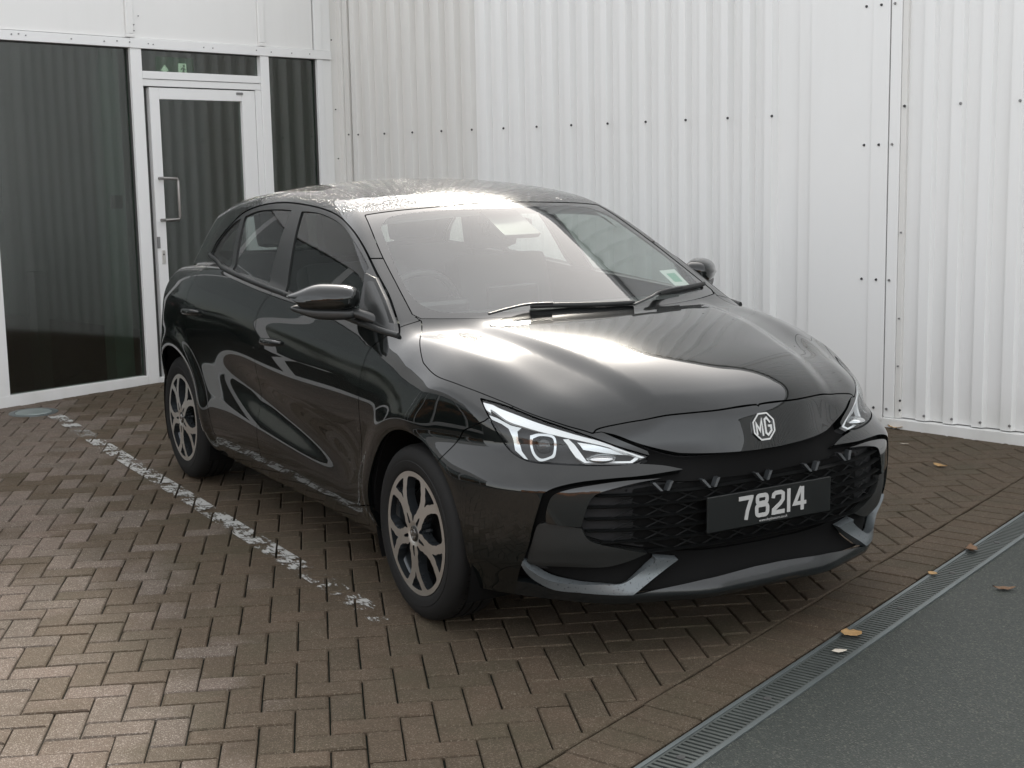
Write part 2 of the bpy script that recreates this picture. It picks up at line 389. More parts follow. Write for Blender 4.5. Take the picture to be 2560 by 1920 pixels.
# room behind the glass
MB().box((-9.6, .06, -.06), (1.8, 5, -.02)).build('room_floor', M['room_floor'], SH)
MB().box((-9.6, 4.9, -.05), (1.8, 5, 3.4)).build('room_wall', M['room'], SH)
MB().box((1.75, .07, -.05), (1.85, 5, 3.4)).build('room_wall', M['room'], SH)
MB().box((-9.7, .07, -.05), (-9.6, 5, 3.4)).build('room_wall', M['room'], SH)
MB().box((-9.6, .07, 2.75), (1.8, 5, 2.80)).build('room_ceiling', M['room'], SH)
MB().box((-9.8, -.006, HT-.08), (1.86, 5.1, HT+.02)).build('roof', M['roofing'], SH)
MB().box((-.27, .10, -.02), (-.12, .22, 2.75)).build('column', M['column'], SH)
MB().box((-.245, .085, 1.225), (-.150, .102, 1.315), 0, .004).build('card_reader', M['satin_black'], SH)
MB().box((-1.2, .9, -.02), (-.72, 1.0, .72)).build('room_cabinet', M['pale_grey'], SH)
MB().box((-.62, .5, -.02), (-.52, .6, .80)).build('room_bollard', M['joint'], SH)
# hanging exit sign, seen through the glass over the door
SG = MB().box((.20, .10, 2.10), (.52, .115, 2.27)).build('exit_sign', M['sign_green'], SH)
mb = MB(); q = lambda pts: mb.extrude([(x, z) for x, z in pts], .0965, .0985)
q([(.268, 2.215), (.303, 2.175), (.286, 2.175), (.286, 2.13), (.250, 2.13), (.250, 2.175), (.233, 2.175)]); mb.build('sign_arrow', M['sign_white'], SG)
mb = MB(); mb.extrude([(.385, 2.13), (.455, 2.13), (.455, 2.23), (.385, 2.23)], .0972, .0985); mb.build('sign_doorway', M['sign_white'], SG)
mb = MB(); ribbon(mb, [(.40, 2.135), (.418, 2.155), (.425, 2.175), (.432, 2.20)], .012, 0, .002); ribbon(mb, [(.425, 2.175), (.442, 2.158), (.440, 2.138)], .012, 0, .002); ribbon(mb, [(.405, 2.185), (.42, 2.198), (.445, 2.185)], .009, 0, .002); slab(mb, [(.432+.009*math.cos(a), 2.213+.009*math.sin(a)) for a in np.arange(8)*math.pi/4], 0, .002)
mb.V = [(v[1], .0955+v[0]*.5, v[2]) for v in mb.V]; mb.build('sign_figure', M['sign_green'], SG)

# --- profiled steel wall on the right
WH = empty('clad_wall', label='white profiled steel wall with rows of dark screws behind the car', cat='wall')
frame(WH, (.965, .262, .013), (-1.554, 2.919, 0))
PITCH = .1591
def profile(s0, s1, first, pitch=PITCH, crest=.050, flank=.012, depth=.050, y=0.0):
    pts = [(s0, y)]; k = math.ceil((s0-first+crest)/pitch)
    while first+k*pitch+crest/2+flank < s1:
        c_ = first+k*pitch
        if c_-crest/2-flank > s0: pts += [(c_-crest/2-flank, y), (c_-crest/2, y-depth), (c_+crest/2, y-depth), (c_+crest/2+flank, y)]
        k += 1
    pts.append((s1, y)); return pts
def sheet(name, pts, h0, h1, mat, th=.004):
    n = len(pts); hs_ = [h0, h1]; V = []
    for h in hs_:
        V += [(s_, y, h) for s_, y in pts]+[(s_, y+th, h) for s_, y in pts]
    Fc = []
    for i in range(n-1):
        Fc += [(i, i+1, 2*n+i+1, 2*n+i), (n+i+1, n+i, 3*n+i, 3*n+i+1), (i+1, i, n+i, n+i+1), (2*n+i, 2*n+i+1, 3*n+i+1, 3*n+i)]
    Fc += [(0, 2*n, 3*n, n), (n-1, 2*n-1, 4*n-1, 3*n-1)]
    mb = MB(); mb.add(V, Fc); o = mb.build(name, mat, WH); return o
HR = 3.66
C0 = -.6335
sheet('profiled_sheet', profile(-4.70, -3.300, C0, y=.006), .03, HR, M['clad_old'])
sheet('profiled_sheet', profile(-3.304, -1.955, C0), .03, HR, M['clad'])
sheet('profiled_sheet', profile(-1.957, -.598, C0, y=.001), .03, HR, M['clad'])
wb = lambda name, a, b, h0, h1, y0, y1, mat, c=.003: MB().box((a, y0, h0), (b, y1, h1), 0, c).build(name, mat, WH)
wb('corner_flashing', -4.83, -4.765, -.02, HR, -.03, .02, M['clad_old']); wb('corner_flashing', -4.763, -4.705, -.02, HR, -.012, .02, M['clad_old'])
wb('flat_panel', -.598, -.513, -.01, HR, -.020, .02, M['flat']); wb('flat_panel', -.511, -.114, -.01, HR, -.034, .02, M['flat'])
wb('edge_strip', -.112, -.006, -.01, HR, -.042, .02, M['flat']); wb('joint_line', -.006, .001, .05, HR, -.030, .02, M['joint'], 0)
wb('edge_strip', .001, .066, .052, HR, -.040, .02, M['flat']); wb('edge_strip', .068, .101, .052, HR, -.034, .02, M['clad_old'])
sheet('profiled_sheet', profile(.101, 1.60, .2325, .166, .060, .012, .030, -.010), .056, HR, M['clad'])
sheet('profiled_sheet', profile(1.60, 12.0, .2325, .166, .060, .012, .030, -.012), .056, HR, M['clad'])
wb('base_channel', .001, 1.598, -.012, .050, -.062, .02, M['flat']); wb('base_channel', 1.602, 12, -.012, .050, -.062, .02, M['flat'])
wb('base_channel', -4.7, -.60, -.012, .030, -.03, .02, M['clad_old'])
wb('gutter', -4.84, 12.0, HR, HR+.10, -.10, .06, M['flat']); wb('gutter_shadow', -4.84, 12.0, HR-.03, HR-.001, -.05, .05, M['joint'], 0)
MB().box((-4.84, .05, -.05), (12, 9, HR-.05)).build('building_mass', M['roofing'], WH)
for k in range(12): screw(WH, -4.254+.3173*k, 1.768, -.052, M['screw'], .0085)
for s_, h, m_ in ((-4.725, 1.775, 'screw'), (-4.57, 1.77, 'screw'), (-4.72, 1.40, 'screw')): screw(WH, s_, h, -.014 if s_ < -4.7 else -.046, M[m_], .007)
for k in range(5): screw(WH, .093+.3285*k, 1.79, -.043, M['screw_grey'] if k else M['screw'], .0085)
for k, h in enumerate((2.343, 1.585, .833, .10)):
    for s_, m_ in ((-.157, 'screw'), (-.060, 'screw'), (.022, 'screw_grey')): screw(WH, s_, h, -.044 if s_ > -.1 else -.036, M[m_], .008)
for k in range(14): screw(WH, .268-.012+.166*k, .085, -.043, M['screw_grey'], .008)
for h in (.10, .155): screw(WH, .103, h+.0, -.036, M['screw'], .007)
for k, h in enumerate((.35, .62, 1.1)): screw(WH, .085, h, -.036, M['screw_grey'], .006)

# ------------------------------------------------------------------ ground
t = NT('asphalt'); c = t.world(1)
n1 = t.noise(c, 170, 3, .6); v1 = t.voro(c, 230, 'Color'); big = t.noise(c, .7, 4, .6)
sx = t.node('SeparateColor'); t.l.new(v1, sx.inputs[0])
a = t.mix(sx.outputs[0], (.006, .0088, .0072), (.028, .0355, .029))
a = t.mix(t.ramp(sx.outputs[1], [(.86, 0.0), (.94, 1.0)]), a, (.085, .088, .07))
a = t.mix(t.ramp(big, [(.35, 0.0), (.7, 1.0)]), a, t.mix(.4, a, (.026, .032, .027)))
t.set(Base_Color=a, Roughness=t.math('MULTIPLY_ADD', big, .3, .45)); t.bump(t.math('ADD', t.voro(c, 230), t.math('MULTIPLY', n1, .5)), .55, .004)
M['asphalt'] = t.m
M['sand'] = plain('joint_sand', (.011, .013, .010), .95, spec=.1, vscale=20, var=.4)
# block paving: tone per block, damp tone and a painted-in sun patch
t = NT('paving_block'); c = t.world(1)
oi = t.node('ObjectInfo').outputs['Random']; at = t.node('Attribute'); at.attribute_name = 'tone'
rnd = t.math('FRACT', t.math('ADD', oi, at.outputs['Fac']))
base = t.ramp(rnd, [(0.0, (.158, .126, .102)), (.25, (.174, .134, .110)), (.5, (.156, .127, .103)), (.75, (.180, .141, .117)), (1.0, (.148, .121, .099))])
gr = t.voro(c, 330, 'Color'); sx = t.node('SeparateColor'); t.l.new(gr, sx.inputs[0])
base = t.mix(.55, base, t.mix(sx.outputs[0], (.45, .45, .45), (1, 1, 1)), 'MULTIPLY')
base = t.mix(t.math('MULTIPLY', t.ramp(sx.outputs[1], [(.80, 0.0), (.95, 1.0)]), .55), base, (.40, .36, .32))
blot = t.noise(c, 6, 6, .7); base = t.mix(1.0, base, (.90, .90, .90), 'MULTIPLY'); base = t.mix(t.ramp(blot, [(.40, .0), (.75, .45)]), base, (.075, .066, .052))
# damp area with sun/shade edge painted in: world position plus per block offset
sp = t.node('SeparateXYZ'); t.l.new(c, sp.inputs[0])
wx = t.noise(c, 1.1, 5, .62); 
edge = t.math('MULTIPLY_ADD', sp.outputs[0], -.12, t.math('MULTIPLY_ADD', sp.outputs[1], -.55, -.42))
dry_sunlit = t.math('ADD', edge, t.math('MULTIPLY_ADD', wx, 1.5, -.85))
dry_sunlit = t.math('ADD', dry_sunlit, t.math('MULTIPLY_ADD', rnd, .55, -.28))
dry_sunlit = t.ramp(dry_sunlit, [(.38, 0.0), (.58, 1.0)])
wet = t.mix(1.0, base, (.63, .60, .52), 'MULTIPLY')  # darker damp tone, also the painted shade beside the sun patch
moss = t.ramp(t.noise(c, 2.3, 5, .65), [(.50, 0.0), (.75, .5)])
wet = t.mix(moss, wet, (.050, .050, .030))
t.set(Base_Color=t.mix(dry_sunlit, wet, base), Roughness=t.math('MULTIPLY_ADD', dry_sunlit, .22, .66)); t.b.inputs['Specular IOR Level'].default_value = .08
t.bump(t.math('ADD', t.voro(c, 330), t.noise(c, 60, 4)), .45, .004)
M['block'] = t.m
t = NT('worn_line_paint'); c = t.world(1)
spx = t.node('SeparateXYZ'); t.l.new(c, spx.inputs[0]); wear = t.ramp(t.math('MULTIPLY_ADD', spx.outputs[0], .25, .35), [(0.0, 0.0), (.35, .07)])
n = t.noise(t.world((1, 3.2, 1)), 26, 8, .72); big = t.noise(c, 3.3, 3)
k = t.ramp(t.math('ADD', t.math('MULTIPLY', n, .55), t.math('MULTIPLY_ADD', t.noise(c, 9, 3), .6, wear)), [(.552, 1.0), (.60, 0.0)])
sp = t.node('SeparateXYZ'); t.l.new(c, sp.inputs[0])
gapf = t.ramp(t.math('MULTIPLY', t.math('ADD', sp.outputs[0], 4.05), 1.0), [(.0, 1.0), (.05, 1.0), (.06, 1.0)])
fadeA = t.math('SMOOTH_MIN', 1.0, 1.0, .1)
ends = t.math('MULTIPLY_ADD', t.math('ABSOLUTE', t.math('ADD', sp.outputs[0], 2.0)), -.30, 1.05)
gap = t.math('MULTIPLY', t.math('COMPARE', sp.outputs[0], -4.02, .20), .55)
k2 = t.math('SUBTRACT', t.math('MULTIPLY', k, 1.0), gap)
tr = t.node('BsdfTransparent'); mx = t.node('MixShader'); t.l.new(k2, mx.inputs[0]); t.l.new(tr.outputs[0], mx.inputs[1]); t.l.new(t.b.outputs[0], mx.inputs[2]); t.l.new(mx.outputs[0], t.out.inputs[0])
t.set(Base_Color=t.mix(t.noise(c, 40, 5), (.28, .28, .265), (.48, .48, .46)), Roughness=.6)
M['line'] = t.m
M['grate'] = plain('galvanised_grate', (.095, .105, .098), .5, metal=.5, var=.4, vscale=4)
M['grate_rail'] = plain('galvanised_rail', (.15, .17, .17), .45, metal=.6, var=.3, vscale=3)
M['cover'] = plain('galvanised_cover', (.34, .39, .38), .38, metal=.6, var=.2)
M['leaf_a'] = plain('dead_leaf_tan', (.36, .22, .09), .7, var=.4, vscale=40)
M['leaf_b'] = plain('dead_leaf_brown', (.15, .085, .045), .75, var=.4, vscale=40)
M['scrap'] = plain('pale_scrap', (.55, .50, .42), .7)

tag(MB().box((-300, -300, -.30), (300, 300, -.075)).build('ground', M['asphalt']), 'plain dark ground under the paving and the road', kind='structure')
DA = math.radians(112.2); dd = np.array([math.cos(DA), math.sin(DA)]); dn = np.array([math.sin(DA), -math.cos(DA)])   # along the drain, across it
P2 = lambda s_, n_: dd*s_+dn*n_
def strip(name, n0, n1, z, mat, s0=-40, s1=40, zb=-.07):
    mb = MB(); q = [P2(s0, n0), P2(s0, n1), P2(s1, n1), P2(s1, n0)]
    mb.add([(a[0], a[1], zb) for a in q]+[(a[0], a[1], z) for a in q], [(3, 2, 1, 0), (4, 5, 6, 7), (0, 1, 5, 4), (1, 2, 6, 5), (2, 3, 7, 6), (3, 0, 4, 7)]); return mb.build(name, mat)
tag(strip('road', 1.056, 120, -.003, M['asphalt'], -120, 120), 'grey green asphalt road surface beyond the drain', kind='structure')
PAVE = strip('pavement', -60, .922, -.012, M['sand']); tag(PAVE, 'block paved parking bay laid in herringbone', kind='structure')

# --- blocks
BA = math.radians(67.2); ba = np.array([math.cos(BA), math.sin(BA)]); bb = np.array([-math.sin(BA), math.cos(BA)])
ORG = np.array([.747, -1.520])
camp = np.array([4.27, -2.977, 1.627]); FR = np.array([RIGHT, DOWN, FWD])
def inframe(x, y, m=1.04):
    q = FR@(np.array([x, y, 0])-camp)
    if q[2] < .3: return None
    u, v = 3562.3*q[0]/q[2]/1280, 3562.3*q[1]/q[2]/960
    return q[2] if abs(u) < m and abs(v) < m else None
lw_d = np.array([-.33, .944]); lw_n = np.array([.944, .33])      # showroom line, outward
rw_d = np.array([.965, .262]); rw_n = np.array([.262, -.965])
def clear(p):
    return (np.array(p)-[-5.594, -.096])@lw_n, (np.array(p)-[-1.554, 2.919])@rw_n
def brick_poly(corners):
    """clip a block to the laid area (soldier course, walls); returns polygon"""
    poly = [np.array(c) for c in corners]
    for (o, n_, lim) in ((np.zeros(2), -dn, -.711), (np.array([-5.594, -.096]), lw_n, .135), (np.array([-1.554, 2.919]), rw_n, .0)):
        out = []
        for i in range(len(poly)):
            a, b = poly[i], poly[(i+1) % len(poly)]; fa = (a-o)@n_-lim; fb = (b-o)@n_-lim
            if fa >= 0: out.append(a)
            if (fa >= 0) != (fb >= 0): out.append(a+(b-a)*fa/(fa-fb))
        poly = out
        if len(poly) < 3: return None
    ar = .5*abs(sum(poly[i][0]*poly[(i+1) % len(poly)][1]-poly[(i+1) % len(poly)][0]*poly[i][1] for i in range(len(poly))))
    return poly if ar > .0012 else None
blocks = []     # (polygon, full?, centre, depth)
G = .0048
for i in range(-75, 76):
    for j in range(-75, 76):
        k = (i-j) % 4
        if k == 0: ext = (i, i+2, j, j+1)
        elif k == 3: ext = (i, i+1, j, j+2)
        else: continue
        c = ORG+ba*(ext[0]+ext[1])*.05+bb*(ext[2]+ext[3])*.05
        if abs(c[0]) > 9 or abs(c[1]) > 7.5: continue
        cs = [ORG+ba*(u_*.1+(G if u_ == ext[0] else -G)*.5*2*.5)+bb*(v_*.1+(G if v_ == ext[2] else -G)*.5) for u_, v_ in ((ext[0], ext[2]), (ext[1], ext[2]), (ext[1], ext[3]), (ext[0], ext[3]))]
        pl = brick_poly(cs)
        if pl is None: continue
        full = len(pl) == 4 and all(np.allclose(p, q) for p, q in zip(pl, cs))
        blocks.append((pl, full, c, inframe(*c), BA if k == 0 else BA+math.pi/2))
# soldier course beside the drain, and a course along the showroom
for k in range(-70, 71):
    q = [P2(k*.1+.0040, .7155), P2(k*.1+.0040, .9135), P2(k*.1+.0960, .9135), P2(k*.1+.0960, .7155)]
    c = sum(q)/4
    if clear(c)[1] < .06 or abs(c[0]) > 9: continue
    blocks.append((q, True, c, inframe(*c), DA-math.pi/2))
for k in range(-60, 16):
    o = np.array([-5.594, -.096])
    q = [o+lw_d*(k*.1+.0016)+lw_n*.030, o+lw_d*(k*.1+.0984)+lw_n*.030, o+lw_d*(k*.1+.0984)+lw_n*.132, o+lw_d*(k*.1+.0016)+lw_n*.132]
    blocks.append((q, False, sum(q)/4, inframe(*(sum(q)/4)), 0))
def hid(c):    # under the car
    return -3.1 < c[0] < .62 and abs(c[1]) < .74
order = sorted([i for i, b in enumerate(blocks) if b[3] is not None and b[1] and not hid(b[2])], key=lambda i: blocks[i][3])
single = set(order[:300])
def block_geo(mb, pl, z, ch=.004, tilt=(0, 0), tone=None):
    pl = [np.array(p) for p in pl]; n = len(pl); c = sum(pl)/n
    ins = []
    for p in pl:
        d = c-p; ins.append(p+d*min(.3, ch*1.45/max(1e-6, np.linalg.norm(d))))
    V = [(p[0], p[1], z-.012) for p in pl]+[(p[0], p[1], z-ch*.8) for p in pl]+[(p[0], p[1], z+tilt[0]*(p[0]-c[0])+tilt[1]*(p[1]-c[1])) for p in ins]
    Fc = [tuple(range(2*n, 3*n))]
    for i in range(n):
        j = (i+1) % n; Fc += [(i, j, n+j, n+i), (n+i, n+j, 2*n+j, 2*n+i)]
    s = 1 if sum(pl[i][0]*pl[(i+1) % n][1]-pl[(i+1) % n][0]*pl[i][1] for i in range(n)) > 0 else -1
    mb.add(V, [f if s > 0 else f[::-1] for f in Fc])
protos = []
for k in range(4):
    mb = MB(); e_ = .0978-.0004*k; pl = [(-e_, -.0477), (e_, -.0477), (e_, .0477), (-e_, .0477)]
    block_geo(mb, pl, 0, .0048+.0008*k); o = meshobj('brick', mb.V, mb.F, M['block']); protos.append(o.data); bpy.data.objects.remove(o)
field = MB(); tones = []
for i, (pl, full, c, dep, ang) in enumerate(blocks):
    z = rng.normal(0, .0009)
    if i in single:
        o = link(bpy.data.objects.new('brick', protos[i % 4]), PAVE); o.location = (c[0], c[1], z); o.rotation_euler = (rng.normal(0, .004), rng.normal(0, .004), ang+rng.normal(0, .004))
    else:
        n0 = len(field.F); block_geo(field, pl, z, .0055, rng.normal(0, .004, 2)); tones += [rng.random()]*(len(field.F)-n0)
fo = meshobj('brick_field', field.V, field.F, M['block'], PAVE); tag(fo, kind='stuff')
at_ = fo.data.attributes.new('tone', 'FLOAT', 'FACE'); at_.data.foreach_set('value', np.array(tones, dtype=np.float32))

# --- worn bay line, painted on the blocks one by one
ln = MB(); la = math.radians(.62); lu = np.array([math.cos(la), math.sin(la)]); lv = np.array([-math.sin(la), math.cos(la)]); lo_ = np.array([-4.70, -1.022])
for (pl, full, c, dep, ang) in blocks:
    if abs((c-lo_)@lv) > .2 or not -.2 < (c-lo_)@lu < 4.9: continue
    poly = [np.array(p)+(c-np.array(p))*.035 for p in pl]
    for n_, lim in ((lv, -.047), (-lv, -.047), (lu, 0.0), (-lu, -4.66)):
        out = []
        for i in range(len(poly)):
            a, b = poly[i], poly[(i+1) % len(poly)]; fa = (a-lo_)@n_-lim; fb = (b-lo_)@n_-lim
            if fa >= 0: out.append(a)
            if (fa >= 0) != (fb >= 0): out.append(a+(b-a)*fa/(fa-fb))
        poly = out
        if len(poly) < 3: break
    if len(poly) < 3: continue
    ln.add([(p[0], p[1], .0042) for p in poly], [tuple(range(len(poly)))])
lo2 = ln.build('bay_line', M['line']); tag(lo2, 'worn white bay line painted on the blocks beside the car', kind='structure')

# --- round access cover
cv = empty('access_cover', (-4.880, -1.112, 0), 'round galvanised access cover set in the paving by the glazed front', 'drain cover')
V = MB().lathe([(.0005, .0075), (.105, .0075), (.108, .005), (.112, .004)], 48); V.V = [(v[0], v[2], v[1]) for v in V.V]; V.build('cover_lid', M['cover'], cv, True, 30)
V = MB().lathe([(.114, .003), (.118, .006), (.142, .006), (.150, .0035), (.151, -.01)], 48); V.V = [(v[0], v[2], v[1]) for v in V.V]; V.build('cover_ring', M['grate_rail'], cv, True, 30)

# --- slotted channel drain
DRN = empty('channel_drain', tuple(P2(0, .99))+(0,), 'long slotted galvanised channel drain between the paving and the road', 'drain')
DRN.rotation_euler = (0, 0, DA)
for (a, b) in ((.927, .941), (1.040, 1.056)):
    MB().box((-12, .99-b, -.06), (12, .99-a, .0025), 0, .001).build('edge_rail', M['grate_rail'], DRN)
MB().box((-12, -.055, -.070), (12, .055, -.050)).build('channel_floor', M['dark_void'], DRN)
gm = MB(); W2 = .0485
for k in range(23):
    x0 = -.2475+k*.0217
    gm.box((x0, -W2+.006, -.018), (x0+.0115, W2-.006, -.0015))
for y0 in (-W2, W2-.006): gm.box((-.2485, y0, -.020), (.2485, y0+.006, -.0025 if abs(y0) < .03 else -.001))
g0 = gm.build('grate', M['grate'], DRN); g0.location = (-5.75, 0, 0)
bm_ = MB().tube([(0, 0, -.012), (0, 0, -.0005)], .013, 10); b0 = bm_.build('grate_bolt', M['joint'], g0)
for k in range(1, 24):
    g = g0.copy(); COL.objects.link(g); g.location = (-5.75+.5*k, 0, 0); b = b0.copy(); COL.objects.link(b); b.parent = g

# --- leaves and scraps
def leaf(x, y, z, r, mat, label, ang=0, curl=.3, asp=.6, round_=False):
    V = []; Fc = []; nx, ny = 9, 5
    for i in range(nx):
        u = i/(nx-1); w_ = (math.sin(math.pi*min(1, u*1.02))**.7 if not round_ else math.sqrt(max(0, 1-(2*u-1)**2)))*asp
        for j in range(ny):
            v = (j/(ny-1)-.5)*2
            V.append((r*(u-.5)*2, r*w_*v*(1+.12*rng.normal()), r*curl*((u-.5)**2*1.6+.35*abs(v)*w_+.06*rng.normal())))
    for i in range(nx-1):
        for j in range(ny-1): Fc.append((i*ny+j, (i+1)*ny+j, (i+1)*ny+j+1, i*ny+j+1))
    o = meshobj('leaf', V, Fc, mat, None, True); o.location = (x, y, z+.004); o.rotation_euler = (0, 0, ang)
    s = o.modifiers.new('thickness', 'SOLIDIFY'); s.thickness = .0008
    tag(o, label, 'leaf', 'fallen leaves on the ground'); return o
leaf(.940, .262, .002, .036, M['leaf_a'], 'round tan dead leaf lying on the drain grate', .4, .5, .9, True)
leaf(1.036, .118, .002, .026, M['scrap'], 'pale torn scrap on the edge of the drain grate', 1.2, .3, .55)
leaf(.471, 1.352, .002, .045, M['leaf_b'], 'dark brown curled leaf across the far part of the drain', 2.3, .7, .5)
leaf(.613, .986, .002, .020, M['leaf_a'], 'small tan leaf on the drain rail nearest the bumper', .2, .5, .8)
leaf(.877, 1.069, -.002, .040, M['leaf_b'], 'brown leaf lying alone on the road surface', .9, .6, .42)
leaf(-.631, 2.361, .002, .042, M['leaf_a'], 'tan leaf on the paving between the car and the wall', .1, .6, .42)
leaf(-1.448, 2.88, .002, .045, M['leaf_a'], 'orange tan leaf against the foot of the white wall', .3, .6, .5)
leaf(-1.11, 2.607, .002, .022, M['scrap'], 'thin white scrap on the paving by the wall', .6, .2, .25)

# ------------------------------------------------------------------ what stands behind the photographer (seen only in reflections)
M['bark'] = plain('bark', (.06, .045, .033), .9, bump=.6, bscale=30)
t = NT('foliage'); oi = t.node('ObjectInfo').outputs['Random']; n = t.noise(t.coord('Object'), .9, 4)
t.set(Base_Color=t.mix(n, (.035, .055, .018), (.16, .14, .05)), Roughness=.6); M['foliage'] = t.m
def tree(x, y, h, seed, label):
    r_ = np.random.default_rng(seed); tr = empty('tree', (x, y, 0), label, 'tree', 'trees across the road')
    tk = MB(); tk.tube([(0, 0, 0), (.05, .03, h*.3), (.1, -.05, h*.6), (.05, 0, h*.85)], [.20, .15, .09, .04], 10)
    for k in range(7):
        a = k*2.4; z = h*(.3+.07*k); L = h*.28*(1-.07*k); tk.tube([(.06, 0, z), (math.cos(a)*L*.5, math.sin(a)*L*.5, z+L*.35), (math.cos(a)*L, math.sin(a)*L, z+L*.55)], [.07, .05, .02], 6)
    tk.build('trunk', M['bark'], tr, True, 60)
    V = []; Fc = []
    cl = [(np.array([math.cos(k*2.4)*h*.2*r_.random(), math.sin(k*2.4)*h*.2*r_.random(), h*(.42+.5*r_.random())]), h*(.12+.09*r_.random())) for k in range(16)]
    for c, rad in cl:
        for _ in range(130):
            d = r_.normal(size=3); d /= np.linalg.norm(d); p = c+d*rad*r_.random()**.4; u = r_.normal(size=3); u /= np.linalg.norm(u); w = np.cross(u, d); w /= np.linalg.norm(w)+1e-9; s = .07+.07*r_.random()
            b = len(V); V += [p+u*s, p+w*s*.6, p-u*s, p-w*s*.6]; Fc.append((b, b+1, b+2, b+3))
    meshobj('crown', V, Fc, M['foliage'], tr)
for k, (x, y, h) in enumerate(((38, 16, 6.5), (41, 24, 7.5), (34, 32, 6), (43, 38, 8), (29, 43, 7), (48, 10, 7))):
    tree(x, y, h, 40+k, ('middling leafy tree beyond the road, nearest the road of its row', 'tall leafy tree beyond the road, second in its row', 'smallest leafy tree beyond the road', 'tallest leafy tree of the row beyond the road', 'leafy tree at the wall end of the row beyond the road', 'leafy tree farthest from the white wall beyond the road')[k])
M['brickwork'] = plain('orange_brown_wall', (.30, .14, .07), .85, var=.25, vscale=3)
M['red_paint'] = plain('red_car_paint', (.35, .02, .015), .25, coat=1.0)
LB = empty('low_building', (14, -17, 0), 'low orange brown building across the road, seen only in reflections', 'building')
LB.rotation_euler = (0, 0, math.radians(40))
MB().box((-9, -3, -.05), (9, 3, 3.0)).build('wall', M['brickwork'], LB)
MB().box((-9.3, -3.3, 3.0), (9.3, 3.3, 3.25)).build('roof', M['roofing'], LB)
for k in range(5): MB().box((-8+3.4*k, 2.97, .9), (-6.4+3.4*k, 3.03, 2.2)).build('window', M['gloss_black'], LB)
# ------------------------------------------------------------------ car body as an implicit surface
def spline(pts, lo=None, hi=None, n=6000):
    """natural cubic spline through (t, value) pairs, sampled to a table"""
    p = sorted(pts); t = np.array([q[0] for q in p], float); v = np.array([q[1] for q in p], float)
    m = len(t); h = np.diff(t)
    A = np.eye(m); b = np.zeros(m)
    for i in range(1, m - 1):
        A[i, i-1] = h[i-1]; A[i, i] = 2*(h[i-1]+h[i]); A[i, i+1] = h[i]
        b[i] = 6*((v[i+1]-v[i])/h[i]-(v[i]-v[i-1])/h[i-1])
    M = np.linalg.solve(A, b)
    xs = np.linspace(t[0], t[-1], n); k = np.clip(np.searchsorted(t, xs)-1, 0, m-2)
    hk = h[k]; a1 = t[k+1]-xs; b1 = xs-t[k]
    ys = (M[k]*a1**3+M[k+1]*b1**3)/(6*hk)+(v[k]/hk-M[k]*hk/6)*a1+(v[k+1]/hk-M[k+1]*hk/6)*b1
    s0 = (ys[1]-ys[0])/(xs[1]-xs[0]); s1 = (ys[-1]-ys[-2])/(xs[-1]-xs[-2])
    def f(q, clamp=False):
        r = np.interp(q, xs, ys)
        if not clamp:
            r = r + np.where(q < xs[0], (q-xs[0])*s0, 0) + np.where(q > xs[-1], (q-xs[-1])*s1, 0)
        return r
    return f

def smax(a, b, k): 
    h = np.maximum(k-np.abs(a-b), 0)/k
    return np.maximum(a, b)+h*h*k*0.25
def smin(a, b, k): return -smax(-a, -b, k)
def sstep(t): 
    t = np.clip(t, 0, 1); return t*t*(3-2*t)
def gauss(t): return np.exp(-t*t)

HOODC = spline([(.86, .70), (.80, .745), (.765, .779), (.70, .828), (.6, .874), (.4, .926), (.2, .962), (0, .985), (-.12, .996), (-.3, 1.010)])
HOODD = spline([(-.4, .034), (-.07, .045), (.15, .066), (.4, .128), (.63, .25), (.75, .41), (.86, .52)])
CREASE = spline([(.80, .325), (.695, .345), (.3, .43), (-.07, .50), (-.3, .53)])
BELT = spline([(.1, .925), (-.245, .955), (-.7, .985), (-1.262, 1.018), (-1.755, 1.044), (-2.0, 1.050), (-2.25, 1.048), (-2.5, 1.036), (-2.8, 1.010), (-3.2, .965)])
SIDEX = spline([(.86, .800), (.60, .842), (.40, .868), (.15, .882), (0, .884), (-.35, .878), (-.9, .874), (-1.5, .878), (-2.1, .888), (-2.57, .897), (-2.85, .880), (-3.1, .83), (-3.3, .76)])
SIDEZ = spline([(.10, -.13), (.20, -.058), (.30, -.018), (.36, -.005), (.42, -.002), (.5, -.006), (.6, -.005), (.68, 0), (.76, -.002), (.82, -.010), (.87, -.022), (.91, -.040), (.95, -.062), (.98, -.078), (1.05, -.125), (1.2, -.23)])
FRONTZ = spline([(.10, .77), (.17, .815), (.215, .845), (.255, .828), (.30, .806), (.36, .815), (.42, .822), (.52, .823), (.57, .818), (.62, .809), (.66, .800), (.71, .789), (.75, .778), (.79, .764), (.85, .73), (.95, .65)])
PLO = spline([(0, 0), (.15, 0), (.26, .003), (.34, .018), (.5, .062), (.63, .130), (.734, .205), (.80, .29), (.85, .40), (.9, .58), (1.0, .95)])
PHI = spline([(0, 0), (.1, .003), (.2, .018), (.338, .066), (.42, .092), (.551, .152), (.65, .222), (.72, .295), (.77, .37), (.82, .50), (.9, .76)])
ROOFC = spline([(-.5, 1.23), (-.7, 1.325), (-.9, 1.392), (-1.1, 1.434), (-1.35, 1.462), (-1.65, 1.472), (-2.0, 1.462), (-2.3, 1.438), (-2.55, 1.405), (-2.8, 1.36)])
SCREENZ = spline([(.1, .905), (-.05, .984), (-.3, 1.107), (-.6, 1.249), (-.9, 1.384), (-1.1, 1.468)])
CABZ = spline([(.85, .84), (.98, .797), (1.05, .770), (1.15, .728), (1.25, .679), (1.33, .632), (1.38, .598), (1.44, .55), (1.55, .45)])
